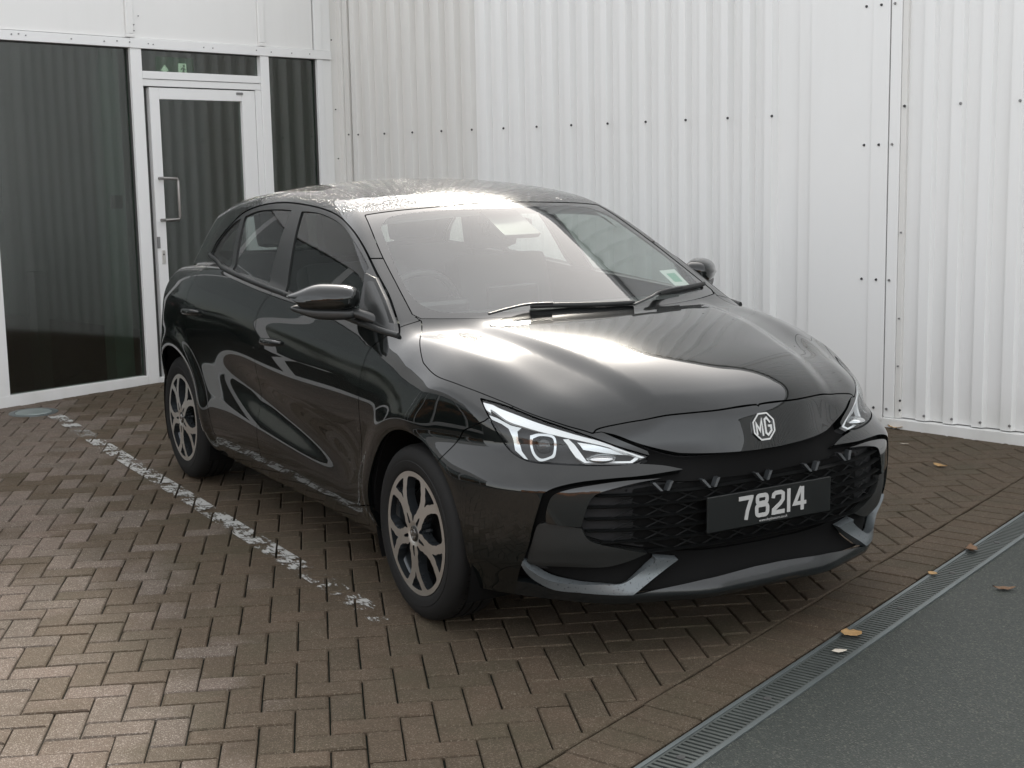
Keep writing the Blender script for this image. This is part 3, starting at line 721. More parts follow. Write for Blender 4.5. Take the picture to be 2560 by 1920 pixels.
CABX = spline([(.2, -.06), (-.3, -.022), (-.8, -.002), (-1.3, 0.003), (-1.9, -.004), (-2.3, -.034), (-2.6, -.075), (-2.9, -.135), (-3.3, -.22)])
REARZ = spline([(.15, -3.05), (.25, -3.16), (.4, -3.235), (.6, -3.25), (.75, -3.225), (.88, -3.20), (.96, -3.17), (1.03, -3.08), (1.1, -3.02)])
WHEELS = (0.0, -2.57)

def F(x, y, z):
    a = np.abs(y); a = np.sqrt(a*a+1e-6)
    # lower body
    zt = HOODC(x) - HOODD(x, True)*(a/.7)**2.7
    s = a-CREASE(x)
    fade = sstep((x+.30)/.25)*sstep((.86-x)/.12)
    zt = zt + fade*(.013*(1-sstep((s+.03)/.085)) + .010*gauss((s-.215)/.07) - .004)
    zb = BELT(x)
    zdeck = zb + .03
    w = sstep((x+.55)/.35)
    zt = zdeck*(1-w)+zt*w
    zs = z-(zb-.98)*sstep((z-.55)/.35)*(1-sstep((x+.4)/.3)) + .055*sstep((x+.35)/.4)*sstep((z-.72)/.15)
    ys = SIDEX(x)+SIDEZ(zs)
    # door scoop, sill kick, character line and arch flares
    ys = ys - .021*gauss((z-(.545-.17*(x+1.3)))/.095)*sstep((x+2.15)/.65)*sstep((-.33-x)/.35)
    ys = ys + .0022*gauss((zs-.815)/.05)*sstep((-.35-x)/.4)*sstep((x+2.75)/.4)
    for xw in WHEELS:
        r = np.sqrt((x-xw)**2+(z-.318)**2)
        ys = ys + .014*gauss((r-.385)/.055)*sstep((z-.12)/.2)
    t = sstep((z-.56)/.13)
    p = PLO(a)*(1-t)+PHI(a)*t
    p = p + sstep((.33-z)/.14)*(.17*sstep((a-.50)/.38)+.03*sstep((a-.2)/.3))
    xf = FRONTZ(z)-p
    fr = (x-xf)*.8
    lo = smax(z-zt, a-ys, .075)
    lo = smax(lo, fr, .028)
    rr = REARZ(z) + .30*(a/.85)**4 + .05*(a/.85)**2 - x
    lo = smax(lo, rr, .06)
    # cabin
    q = .47*a*a
    sc = (z-SCREENZ(x+q))*.90
    zr = ROOFC(x)-.050*(a/.56)**2.3
    cs = (a-(CABZ(z)+CABX(x)))*.93
    cab = smax(z-zr, sc, .035)
    cab = smax(cab, cs, .040)
    rg = (-2.76-.30*a*a - (1.36-z)*.80 - x)*.75
    cab = smax(cab, rg, .05)
    cab = np.maximum(cab, .80-z)
    f = smin(lo, cab, .022)
    return smax(f, .17-z, .02)

def gradF(P, e=.0025):
    g = np.empty_like(P)
    for i in range(3):
        d = np.zeros(3); d[i] = e
        A = P+d; B = P-d
        g[:, i] = F(A[:, 0], A[:, 1], A[:, 2])-F(B[:, 0], B[:, 1], B[:, 2])
    return g/(2*e)

def surface_nets(h=.0125, lo=(-3.32, -.945, .15), hi=(.92, .945, 1.52)):
    n = [int(round((hi[i]-lo[i])/h))+1 for i in range(3)]
    n[1] += n[1] % 2
    ax = [lo[i]+h*np.arange(n[i]) for i in range(3)]
    ax[1] = (np.arange(n[1])-(n[1]-1)/2)*h
    half = n[1]//2
    X, Y, Z = np.meshgrid(ax[0], ax[1][half:], ax[2], indexing='ij')
    V = F(X, Y, Z); del X, Y, Z
    V = np.concatenate([V[:, ::-1], V], 1)
    S = V < 0
    c = S[:-1, :-1, :-1].astype(np.int8)
    for i, j, k in ((1,0,0),(0,1,0),(0,0,1),(1,1,0),(1,0,1),(0,1,1),(1,1,1)):
        c = c+S[i:n[0]-1+i, j:n[1]-1+j, k:n[2]-1+k]
    act = (c > 0) & (c < 8)
    idx = -np.ones(act.shape, int); cells = np.argwhere(act); idx[act] = np.arange(len(cells))
    P = (cells+.5)*h+np.array([ax[0][0], ax[1][0], ax[2][0]])
    for _ in range(7):
        f = F(P[:, 0], P[:, 1], P[:, 2]); g = gradF(P)
        P = P-np.clip(f/np.maximum((g*g).sum(1), .05), -.012, .012)[:, None]*g
    quads = []
    for d in range(3):
        e = [d, (d+1) % 3, (d+2) % 3]
        sl0 = [slice(None)]*3; sl1 = [slice(None)]*3
        sl0[d] = slice(0, -1); sl1[d] = slice(1, None)
        A = S[tuple(sl0)]; B = S[tuple(sl1)]
        E = np.argwhere(A != B)
        ok = (E[:, e[1]] > 0) & (E[:, e[2]] > 0) & (E[:, e[1]] < n[e[1]]-1) & (E[:, e[2]] < n[e[2]]-1)
        E = E[ok]; ins = A[tuple(E.T)]
        def cell(o1, o2):
            C = E.copy(); C[:, e[1]] -= o1; C[:, e[2]] -= o2
            return idx[tuple(C.T)]
        q = np.stack([cell(1, 1), cell(0, 1), cell(0, 0), cell(1, 0)], 1)
        q[~ins] = q[~ins][:, ::-1]
        quads.append(q)
    Q = np.concatenate(quads)
    Q = Q[(Q >= 0).all(1)]
    # split along the shorter diagonal
    d0 = ((P[Q[:, 0]]-P[Q[:, 2]])**2).sum(1); d1 = ((P[Q[:, 1]]-P[Q[:, 3]])**2).sum(1)
    m = d0 <= d1
    T = np.concatenate([Q[m][:, [0, 1, 2]], Q[m][:, [0, 2, 3]], Q[~m][:, [0, 1, 3]], Q[~m][:, [1, 2, 3]]])
    return P, T

# ------------------------------------------------------------------ cutting the body surface into panels
class Surf:
    def __init__(s, P, T, cut=None): s.P = P; s.T = T; s.cut = np.zeros(len(P), bool) if cut is None else cut
def compact(P, T, cut):
    u, inv = np.unique(T.ravel(), return_inverse=True)
    return Surf(P[u], inv.reshape(-1, 3), cut[u])
def refine(S, f, band=.010):
    near = np.abs(f[S.T]).min(1) < band
    A = S.T[near]
    if len(A) == 0: return S
    e = np.sort(np.concatenate([A[:, [0, 1]], A[:, [1, 2]], A[:, [2, 0]]]), 1)
    u, inv = np.unique(e, axis=0, return_inverse=True); inv = inv.ravel()+len(S.P); n = len(A)
    ab, bc, ca = inv[:n], inv[n:2*n], inv[2*n:]
    mid = (S.P[u[:, 0]]+S.P[u[:, 1]])/2
    T = np.concatenate([S.T[~near], np.stack([A[:, 0], ab, ca], 1), np.stack([ab, A[:, 1], bc], 1), np.stack([ca, bc, A[:, 2]], 1), np.stack([ab, bc, ca], 1)])
    return Surf(np.concatenate([S.P, mid]), T, np.concatenate([S.cut, S.cut[u[:, 0]] & S.cut[u[:, 1]]]))
def clip(S, f):
    f = np.where(np.abs(f) < 1e-6, 1e-6, f); neg = f < 0; T = S.T; c = neg[T].sum(1)
    keep = T[c == 3]
    out = [keep]; newP = []; ed = []
    A1 = T[c == 1]; A2 = T[c == 2]
    def rot(A, key):
        k = np.argmax(key, 1); return np.stack([A[np.arange(len(A)), (k+i) % 3] for i in range(3)], 1)
    if len(A1): A1 = rot(A1, neg[A1])
    if len(A2): A2 = rot(A2, ~neg[A2])
    E = np.concatenate([A1[:, [0, 1]], A1[:, [0, 2]], A2[:, [0, 1]], A2[:, [0, 2]]]) if len(A1)+len(A2) else np.zeros((0, 2), int)
    if len(E):
        es = np.sort(E, 1); u, inv = np.unique(es, axis=0, return_inverse=True); inv = inv.ravel()
        fa, fb = f[u[:, 0]], f[u[:, 1]]; t = (fa/(fa-fb))[:, None]
        NP = S.P[u[:, 0]]*(1-t)+S.P[u[:, 1]]*t; b = len(S.P)
        n1, n2 = len(A1), len(A2)
        p, q, r, w = inv[:n1]+b, inv[n1:2*n1]+b, inv[2*n1:2*n1+n2]+b, inv[2*n1+n2:]+b
        out.append(np.stack([A1[:, 0], p, q], 1))
        out.append(np.stack([r, A2[:, 1], A2[:, 2]], 1)); out.append(np.stack([r, A2[:, 2], w], 1))
        P = np.concatenate([S.P, NP]); cut = np.concatenate([S.cut, np.ones(len(NP), bool)])
    else: P, cut = S.P, S.cut
    T = np.concatenate(out)
    if len(T) == 0: return Surf(np.zeros((0, 3)), np.zeros((0, 3), int))
    return compact(P, T, cut)
def split(S, fn, gap=.0018, fine=True):
    if fine: 
        S = refine(S, fn(S.P)); 
    f = fn(S.P)
    return clip(S, f+gap), clip(S, gap-f)
def half(S, sgn):
    m = (S.P[S.T][:, :, 1].mean(1)*sgn) > 0
    return compact(S.P, S.T[m], S.cut)
def cr(pts, n=7):
    """Catmull-Rom through the points, open"""
    p = np.array(pts, float)
    if len(p) < 3: return p
    q = np.concatenate([[2*p[0]-p[1]], p, [2*p[-1]-p[-2]]]); out = []
    for i in range(1, len(q)-2):
        a, b, c, d = q[i-1:i+3]
        for t in np.arange(n)/n:
            out.append(.5*((2*b)+(c-a)*t+(2*a-5*b+4*c-d)*t*t+(3*b-3*c+d-a)*t**3))
    out.append(p[-1]); return np.array(out)
def join(*segs): return np.concatenate([np.atleast_2d(np.array(s, float)) for s in segs])
def polysd(X, Y, poly):
    """signed distance to a closed polygon, negative inside"""
    poly = np.asarray(poly, float); a = poly; b = np.roll(poly, -1, 0)
    lo = poly.min(0); hi = poly.max(0)
    dx = np.maximum(np.maximum(lo[0]-X, X-hi[0]), 0); dy = np.maximum(np.maximum(lo[1]-Y, Y-hi[1]), 0)
    out = np.hypot(dx, dy)+.05; near = np.where(out < .10)[0]
    for ch in np.array_split(near, max(1, len(near)//20000)):
        x = X[ch][:, None]; y = Y[ch][:, None]
        e = b-a; wx = x-a[:, 0]; wy = y-a[:, 1]
        t = np.clip((wx*e[:, 0]+wy*e[:, 1])/((e*e).sum(1)+1e-15), 0, 1)
        d = np.sqrt((wx-t*e[:, 0])**2+(wy-t*e[:, 1])**2).min(1)
        c1 = (a[:, 1] <= y) & (b[:, 1] > y); c2 = (a[:, 1] > y) & (b[:, 1] <= y)
        cr_ = e[:, 0]*wy-e[:, 1]*wx
        wnd = ((c1 & (cr_ > 0)).sum(1)-(c2 & (cr_ < 0)).sum(1))
        out[ch] = np.where(wnd != 0, -d, d)
    return out
pside = lambda P: (P[:, 0], P[:, 2])
pfront = lambda P: (.8*np.abs(P[:, 1])-.6*P[:, 0], P[:, 2])
phood = lambda P: (P[:, 0], .8*np.abs(P[:, 1])-.6*(P[:, 2]-.9))
ptop = lambda P: (P[:, 0], np.abs(P[:, 1]))
def fs(pts): return [(.8*abs(p[1])-.6*p[0], p[2]) for p in pts]
def ss(pts): return [(p[0], p[2]) for p in pts]
def hs(pts): return [(p[0], .8*abs(p[1])-.6*(p[2]-.9)) for p in pts]
def region(poly, proj, *conds):
    def f(P):
        r = polysd(*proj(P), poly)
        for c in conds: r = np.maximum(r, c(P))
        return r
    return f
def unitn(P):
    g = gradF(P); return g/np.linalg.norm(g, axis=1)[:, None]
def emit(S, name, mat, parent, off=0.0, rim=.010, smooth=True):
    """panel mesh with the true surface normals and a turned-in edge"""
    N = unitn(S.P); P = S.P+N*off; T = S.T
    V = P; Fc = [T]
    e = np.concatenate([T[:, [0, 1]], T[:, [1, 2]], T[:, [2, 0]]])
    ln = [N[T].reshape(-1, 3)]
    faces = T.tolist()
    if rim:
        key = np.sort(e, 1); u, idx, cnt = np.unique(key, axis=0, return_index=True, return_counts=True)
        bd = e[idx[cnt == 1]]; bd = bd[S.cut[bd].all(1)]
        vs = np.unique(bd); mp = -np.ones(len(P), int); mp[vs] = len(P)+np.arange(len(vs))
        V = np.concatenate([P, P[vs]-N[vs]*rim])
        q = np.stack([bd[:, 1], bd[:, 0], mp[bd[:, 0]], mp[bd[:, 1]]], 1)
        fn = np.cross(V[q[:, 1]]-V[q[:, 0]], V[q[:, 2]]-V[q[:, 0]]); fn /= np.linalg.norm(fn, axis=1)[:, None]+1e-12
        faces = faces+q.tolist(); ln.append(np.repeat(fn, 4, 0))
    me = bpy.data.meshes.new(name); me.from_pydata(V.tolist(), [], faces); me.update()
    me.polygons.foreach_set('use_smooth', np.ones(len(faces), bool))
    me.normals_split_custom_set(np.concatenate(ln).tolist())
    me.materials.append(mat)
    return link(bpy.data.objects.new(name, me), parent)

# ------------------------------------------------------------------ the car
CAR = empty('hatchback_car', (0, 0, 0), 'black five door hatchback with wet roof and two tone alloy wheels parked on block paving', 'car')
R = dict(
    nosecut=[(0.628, -0.55, 0.728), (0.635, -0.517, 0.744), (0.701, -0.342, 0.77), (0.752, -0.177, 0.777), (0.762, 0.003, 0.78)], 
    noselow=[(0.639, -0.527, 0.731), (0.666, -0.486, 0.719), (0.694, -0.437, 0.696), (0.717, -0.385, 0.677), (0.747, -0.322, 0.659), (0.762, -0.286, 0.654), (0.788, -0.204, 0.649), (0.803, -0.063, 0.642)], 
    hoodside=[(-0.303, -0.676, 1.003), (-0.25, -0.711, 0.972), (-0.065, -0.796, 0.911), (-0.004, -0.811, 0.888), (0.149, -0.816, 0.854), (0.304, -0.767, 0.81)], 
    hoodlamp=[(0.285, -0.754, 0.826), (0.363, -0.718, 0.805), (0.474, -0.674, 0.776), (0.563, -0.619, 0.752), (0.625, -0.555, 0.728)], 
    lamp=[(0.3, -0.767, 0.812), (0.373, -0.724, 0.797), (0.481, -0.678, 0.77), (0.568, -0.622, 0.744), (0.63, -0.558, 0.716), (0.677, -0.486, 0.684), (0.705, -0.438, 0.666), (0.726, -0.403, 0.653), (0.722, -0.45, 0.639), (0.698, -0.515, 0.635), (0.648, -0.601, 0.636), (0.59, -0.674, 0.639), (0.538, -0.722, 0.642), (0.492, -0.746, 0.655), (0.452, -0.758, 0.676), (0.414, -0.772, 0.717), (0.363, -0.778, 0.771)], 
    lamptip=[(0.726, -0.403, 0.653), (0.726, -0.445, 0.636)], 
    wingup=[(0.727, -0.445, 0.635), (0.756, -0.375, 0.626), (0.783, -0.314, 0.611)], 
    wing=[(0.783, -0.314, 0.611), (0.753, -0.449, 0.603), (0.722, -0.532, 0.6), (0.684, -0.61, 0.594), (0.655, -0.665, 0.585), (0.633, -0.709, 0.572), (0.617, -0.732, 0.556)], 
    outer=[(0.617, -0.732, 0.556), (0.606, -0.746, 0.501), (0.594, -0.756, 0.449), (0.582, -0.764, 0.389), (0.562, -0.771, 0.341)], 
    browa=[(0.776, -0.394, 0.593), (0.754, -0.487, 0.583), (0.72, -0.576, 0.562), (0.704, -0.609, 0.54), (0.696, -0.627, 0.496), (0.689, -0.637, 0.452)], 
    browb=[(0.689, -0.637, 0.45), (0.66, -0.684, 0.454), (0.625, -0.728, 0.464), (0.627, -0.726, 0.502), (0.636, -0.712, 0.546), (0.656, -0.68, 0.566), (0.69, -0.615, 0.58), (0.737, -0.513, 0.592), (0.776, -0.394, 0.593)], 
    grilletop=[(0.782, -0.394, 0.581), (0.817, -0.226, 0.572), (0.819, -0.025, 0.563)], 
    grillebot=[(0.691, -0.633, 0.442), (0.694, -0.626, 0.42), (0.703, -0.61, 0.405), (0.742, -0.532, 0.379), (0.767, -0.46, 0.359), (0.783, -0.386, 0.343), (0.794, -0.325, 0.336), (0.807, -0.176, 0.324), (0.806, -0.01, 0.321)], 
    satin=[(0.689, -0.637, 0.444), (0.703, -0.61, 0.4), (0.742, -0.532, 0.374), (0.771, -0.439, 0.349), (0.743, -0.503, 0.325), (0.707, -0.569, 0.31), (0.642, -0.675, 0.311), (0.581, -0.746, 0.313), (0.564, -0.767, 0.324), (0.584, -0.762, 0.383), (0.603, -0.749, 0.449), (0.623, -0.73, 0.461)], 
    silver_o=[(0.553, -0.777, 0.335), (0.553, -0.766, 0.308), (0.557, -0.732, 0.268), (0.595, -0.683, 0.236), (0.666, -0.617, 0.231), (0.76, -0.493, 0.227)], 
    silver_i=[(0.771, -0.417, 0.327), (0.754, -0.465, 0.292), (0.739, -0.516, 0.263), (0.707, -0.569, 0.261), (0.651, -0.636, 0.259), (0.596, -0.698, 0.269), (0.571, -0.748, 0.303), (0.561, -0.771, 0.332)], 
    silver_t=[(0.788, -0.34, 0.325), (0.774, -0.418, 0.338)], 
    l_top=[(0.305, -0.77, 0.808), (0.319, -0.754, 0.809), (0.368, -0.736, 0.793), (0.458, -0.697, 0.771), (0.567, -0.628, 0.738), (0.636, -0.552, 0.71), (0.687, -0.464, 0.684), (0.723, -0.406, 0.656)], 
    l_top2=[(0.718, -0.428, 0.653), (0.674, -0.496, 0.679), (0.598, -0.608, 0.712), (0.523, -0.681, 0.733), (0.467, -0.719, 0.749), (0.424, -0.741, 0.761), (0.35, -0.758, 0.79), (0.357, -0.766, 0.782), (0.324, -0.775, 0.796)], 
    l_t=[(0.359, -0.773, 0.777), (0.386, -0.759, 0.77), (0.439, -0.742, 0.75), (0.47, -0.721, 0.744), (0.466, -0.735, 0.731), (0.474, -0.738, 0.701), (0.49, -0.734, 0.672), (0.519, -0.728, 0.652), (0.508, -0.735, 0.654), (0.47, -0.748, 0.673), (0.457, -0.749, 0.706), (0.438, -0.752, 0.738), (0.41, -0.761, 0.752), (0.375, -0.777, 0.762)], 
    l_ringo=[(0.503, -0.709, 0.72), (0.523, -0.685, 0.728), (0.56, -0.652, 0.719), (0.575, -0.659, 0.667), (0.568, -0.678, 0.655), (0.55, -0.703, 0.649), (0.523, -0.712, 0.665), (0.507, -0.713, 0.69)], 
    l_ringi=[(0.512, -0.704, 0.71), (0.528, -0.684, 0.72), (0.558, -0.658, 0.713), (0.568, -0.663, 0.672), (0.562, -0.679, 0.66), (0.548, -0.698, 0.656), (0.526, -0.706, 0.669), (0.512, -0.708, 0.692)], 
    l_mod=[(0.579, -0.634, 0.712), (0.59, -0.619, 0.713), (0.615, -0.599, 0.681), (0.643, -0.585, 0.652), (0.708, -0.462, 0.649), (0.709, -0.438, 0.66), (0.715, -0.434, 0.654), (0.714, -0.458, 0.644), (0.642, -0.593, 0.648), (0.618, -0.61, 0.662), (0.6, -0.62, 0.681)], 
    l_strip=[(0.609, -0.599, 0.701), (0.639, -0.554, 0.692), (0.677, -0.49, 0.678), (0.705, -0.443, 0.664), (0.678, -0.499, 0.669), (0.624, -0.585, 0.681)], 
    ball=[(0.539, -0.684, 0.688)], 
    plate=[(0.82, -0.256, 0.521), (0.819, -0.252, 0.404), (0.82, 0.261, 0.518)], 
    wip1=[(-0.184, -0.459, 1.004), (-0.184, -0.36, 1.021), (-0.178, -0.286, 1.029), (-0.159, -0.204, 1.028), (-0.128, -0.025, 1.021), (-0.122, 0.136, 1.016)], 
    wip2=[(-0.086, 0.11, 1.005), (-0.151, 0.233, 1.022), (-0.194, 0.307, 1.034), (-0.257, 0.459, 1.038), (-0.357, 0.651, 1.038)], 
    sticker=[(-0.414, 0.474, 1.111), (-0.463, 0.588, 1.107), (-0.34, 0.573, 1.052), (-0.302, 0.471, 1.058)], 
    wsin=[(-0.867, -0.553, 1.306), (-0.782, -0.576, 1.261), (-0.576, -0.625, 1.151), (-0.44, -0.642, 1.081), (-0.361, -0.631, 1.046), (-0.308, -0.6, 1.029), (-0.26, -0.528, 1.024), (-0.196, -0.376, 1.024)], 
    wsintop=[(-0.867, -0.553, 1.306), (-0.9, -0.529, 1.325), (-0.936, -0.475, 1.35), (-0.922, -0.368, 1.362), (-0.873, -0.144, 1.365)], 
    vs=[(0.789, -0.392, 0.566), (0.819, -0.228, 0.561), (0.82, -0.014, 0.555), (0.82, 0.19, 0.558), (0.795, 0.363, 0.568)], 
    fuel=[(-2.025, -0.862, 0.946)], 
)
P0, T0 = surface_nets(.0125)
B = Surf(P0, T0)
ab = lambda P: np.abs(P[:, 1])
B = clip(B, .195-B.P[:, 2])
for xw in WHEELS:
    fw = lambda P, xw=xw: np.maximum(.353-np.hypot(P[:, 0]-xw, P[:, 2]-.318), -1) if True else 0
    def farch(P, xw=xw): return np.where(np.abs(P[:, 1]) > .5, .353-np.hypot(P[:, 0]-xw, P[:, 2]-.318), -1.0)
    B = refine(B, farch(B.P)); B = clip(B, farch(B.P))

# --- side windows
dlo = cr([(-2.62, 1.100), (-2.572, 1.160), (-2.525, 1.196), (-2.395, 1.274), (-2.276, 1.324), (-2.055, 1.363), (-1.8, 1.382), (-1.555, 1.381), (-1.316, 1.369), (-1.121, 1.346), (-.95, 1.302), (-.802, 1.242), (-.61, 1.145), (-.468, 1.071), (-.330, .990), (-.272, .955)])
belt = cr([(-.272, .953), (-.7, .982), (-1.28, 1.016), (-1.51, 1.029), (-1.784, 1.046), (-2.096, 1.066), (-2.35, 1.082), (-2.55, 1.093), (-2.62, 1.099)])
f_dlo = region(join(dlo, belt), pside, lambda P: .45-ab(P))
DLO, B = split(B, f_dlo, .002)
fg = region(join(cr([(-1.338, 1.034), (-1.42, 1.18), (-1.525, 1.351)]), cr([(-1.525, 1.352), (-1.415, 1.354), (-1.281, 1.347), (-1.137, 1.329), (-1.002, 1.30), (-.859, 1.251), (-.746, 1.202), (-.682, 1.170)]), [(-.676, 1.155), (-.60, 1.0)]), pside)
rg_ = region(join(cr([(-2.058, 1.080), (-2.13, 1.17), (-2.235, 1.302)]), cr([(-2.225, 1.308), (-2.086, 1.334), (-1.934, 1.347), (-1.786, 1.353), (-1.652, 1.354)]), [(-1.645, 1.348), (-1.563, 1.082), (-1.535, 1.045)], cr([(-1.545, 1.044), (-1.714, 1.056), (-1.9, 1.066), (-2.05, 1.077)])), pside)
qg = region(join(cr([(-2.125, 1.086), (-2.20, 1.17), (-2.290, 1.292)]), cr([(-2.295, 1.293), (-2.367, 1.273), (-2.445, 1.236), (-2.53, 1.180), (-2.590, 1.115)]), cr([(-2.585, 1.106), (-2.45, 1.100), (-2.33, 1.093), (-2.14, 1.083)])), pside)
FG, DLO = split(DLO, fg, .001); RG, DLO = split(DLO, rg_, .001); QG, DLO = split(DLO, qg, .001)

# --- windscreen
xe = lambda a: -.095-.50*a*a
ae = np.linspace(.67, 0, 12)
wsp = join(cr([(-.915, -.2), (-.915, 0), (-.93, .281), (-.992, .562)]), cr([(-.985, .566), (-.73, .625), (-.524, .659), (-.344, .686)]), np.stack([xe(ae)+.012, ae], 1), [(xe(0)+.012, -.2)])
f_ws = region(wsp, ptop, lambda P: .93-P[:, 2])
WS, B = split(B, f_ws, .0025)
wsi = join(cr([(-.858, -.2), (-.858, 0), (-.873, .144), (-.914, .368), (-.926, .475), (-.896, .529), (-.867, .553), (-.782, .576), (-.576, .625), (-.44, .642), (-.361, .631), (-.308, .600), (-.26, .528), (-.194, .377), (-.150, .20), (-.14, 0), (-.14, -.2)]))
WSI, WSB = split(WS, region(wsi, ptop), .0)
# --- rear screen and tail lamps
f_rw = region(cr([(-.2, 1.30), (.2, 1.30), (.46, 1.28), (.55, 1.20), (.56, 1.10), (.45, 1.07), (-.2, 1.07)]), lambda P: (ab(P), P[:, 2]), lambda P: P[:, 0]+2.6)
RW, B = split(B, f_rw, .003)
f_tl = region(cr([(.40, .90), (.60, .97), (.80, .96), (.90, .93), (.90, .86), (.75, .84), (.5, .86), (.40, .90)]), lambda P: (ab(P), P[:, 2]), lambda P: P[:, 0]+2.93)
TL, B = split(B, f_tl, .002)

# --- lamps, bonnet, nose panel
f_lamp = region(join(cr(fs(R['lamp'][:8])), cr(fs(R['lamp'][7:]+R['lamp'][:1]))), pfront, lambda P: .15-P[:, 0], lambda P: P[:, 2]-.84)
B = refine(B, f_lamp(B.P), .02)
LAMP, B = split(B, f_lamp, .0025)
zr_ = lambda a: .8*a-.6*(1.0-.9-.02*(a/.67)**2)
hood = join([(.766, -.5), (.766, hs([R['nosecut'][-1]])[0][1])], cr(hs(R['nosecut'][::-1])), cr(hs([R['hoodlamp'][4], R['hoodlamp'][3], R['hoodlamp'][2], R['hoodlamp'][1], R['hoodlamp'][0], (.20, -.795, .848), (.10, -.818, .862), (.002, -.814, .889), (-.055, -.801, .912), (-.211, -.731, .978), (-.295, -.678, 1.004)])),
            [(xe(a)-.012, b) for a, b in zip(np.linspace(.66, 0, 10), [zr_(a) for a in np.linspace(.66, 0, 10)])], [(xe(0)-.012, -.5)])
f_hood = region(hood, phood, lambda P: .66-P[:, 2], lambda P: -.5-P[:, 0])
HOOD, B = split(B, f_hood, .0018)
nose = join([(-1, .781), fs([R['nosecut'][-1]])[0]], cr(fs(R['nosecut'][::-1])), [fs([R['noselow'][0]])[0]], cr(fs(R['noselow'])), [(-1, .640)])
f_nose = region(nose, pfront, lambda P: .3-P[:, 0])
NOSE, B = split(B, f_nose, .0012)

# --- doors, front wings, sills
fd = join([(-.42, 1.2), (-.30, 1.0)], cr([(-.33, .955), (-.395, .90), (-.405, .848), (-.415, .776), (-.42, .62), (-.42, .45), (-.44, .36), (-.50, .300)]), cr([(-.50, .298), (-1.0, .293), (-1.50, .292)]), cr([(-1.50, .292), (-1.503, .45), (-1.492, .60), (-1.483, .717), (-1.482, .779), (-1.475, .875), (-1.485, .92), (-1.475, .97), (-1.445, 1.007)]), [(-1.44, 1.2)])
rd = join([(-1.44, 1.2)], cr([(-1.445, 1.007), (-1.475, .97), (-1.485, .92), (-1.475, .875), (-1.482, .779), (-1.483, .717), (-1.492, .60), (-1.503, .45), (-1.50, .292)]), cr([(-1.50, .292), (-1.8, .293), (-2.06, .296)]), cr([(-2.085, .31), (-2.10, .40), (-2.15, .49), (-2.21, .56), (-2.26, .62), (-2.315, .70), (-2.345, .78), (-2.36, .86), (-2.37, .95), (-2.36, 1.06)]), [(-2.36, 1.2)])
FD, B = split(B, region(fd, pside, lambda P: .5-ab(P)), .0022)
RD, B = split(B, region(rd, pside, lambda P: .5-ab(P)), .0022)
wing_ = join([(-.55, 1.2), (-.36, 1.012), (-.285, 1.030), (.2, 1.1), (.46, .86), (.362, .752), (.281, .711), (.235, .63), (.10, .45), (-.5, .296)])
FW, B = split(B, region(wing_, pside, lambda P: .5-ab(P), lambda P: -.56-P[:, 0]), .0022)
SILL, B = split(B, region([(-.30, .30), (-2.30, .30), (-2.30, .1), (-.30, .1)], pside, lambda P: .5-ab(P)), .001)
f_b = lambda P: .09-P[:, 0]
BUMP, BODY = split(B, f_b, .001)

# --- front fascia: everything below the painted brow of the bumper
fas = join(fs([R['noselow'][0]]), [fs([(.690, .47, .690)])[0]], [(-1.1, .640)], [(-1.1, .1), (.45, .1)], [fs([(.50, .78, .19)])[0], fs([(.545, .777, .30)])[0]], cr(fs(R['outer'][::-1])), cr(fs(R['wing'][::-1])), cr(fs(R['wingup'][::-1])), fs(R['lamptip'][::-1]))
fas = join([(-1.1, .660)], [fs([R['noselow'][6]])[0]], cr(fs(R['noselow'][1:6][::-1])), [fs([R['noselow'][0]])[0]], fs([(.722, .41, .668)]), fs([R['lamptip'][0]]), [fs([(.727, -.445, .6355)])[0]], cr(fs(R['wingup'])), cr(fs(R['wing'])), cr(fs(R['outer'])), [fs([(.545, .777, .30)])[0], fs([(.50, .78, .19)])[0], (.45, .1), (-1.1, .1)])
BUMP = refine(BUMP, region(fas, pfront)(BUMP.P), .015)
FAS, BUMP = split(BUMP, region(fas, pfront), .0)
grl = join([(-1.1, .560), fs([R['grilletop'][2]])[0], fs([R['grilletop'][1]])[0]], cr(fs(R['browa'])), cr(fs(R['grillebot'])), [(-1.1, .320)])
FAS = refine(FAS, region(grl, pfront)(FAS.P), .012)
GRL, FAS = split(FAS, region(grl, pfront), .0)
brw = join(cr(fs(R['browa'])), cr(fs(R['browb'][:3])), cr(fs(R['browb'][2:])))
BRW, FAS = split(FAS, region(brw, pfront), .0)
slv = join(cr(fs(R['silver_o'])), fs(R['silver_t']), cr(fs(R['silver_i'])))
FAS = refine(FAS, region(slv, pfront)(FAS.P), .015); FAS = refine(FAS, region(slv, pfront)(FAS.P), .006)
SLV, FAS = split(FAS, region(slv, pfront), .0)
sat = join(cr(fs(R['satin'][:4])), cr(fs(R['satin'][3:9])), cr(fs(R['satin'][8:])))
SAT, FAS = split(FAS, region(sat, pfront), .0)
lipt = join([(-1.1, .262), (-.45, .262), (-.28, .254), (-.14, .238)], fs([(.760, .493, .226), (.666, .617, .229), (.595, .683, .233), (.54, .74, .25)]), [(.5, .25), (.5, .1), (-1.1, .1)])
LIP, FAS = split(FAS, region(lipt, pfront), .0)

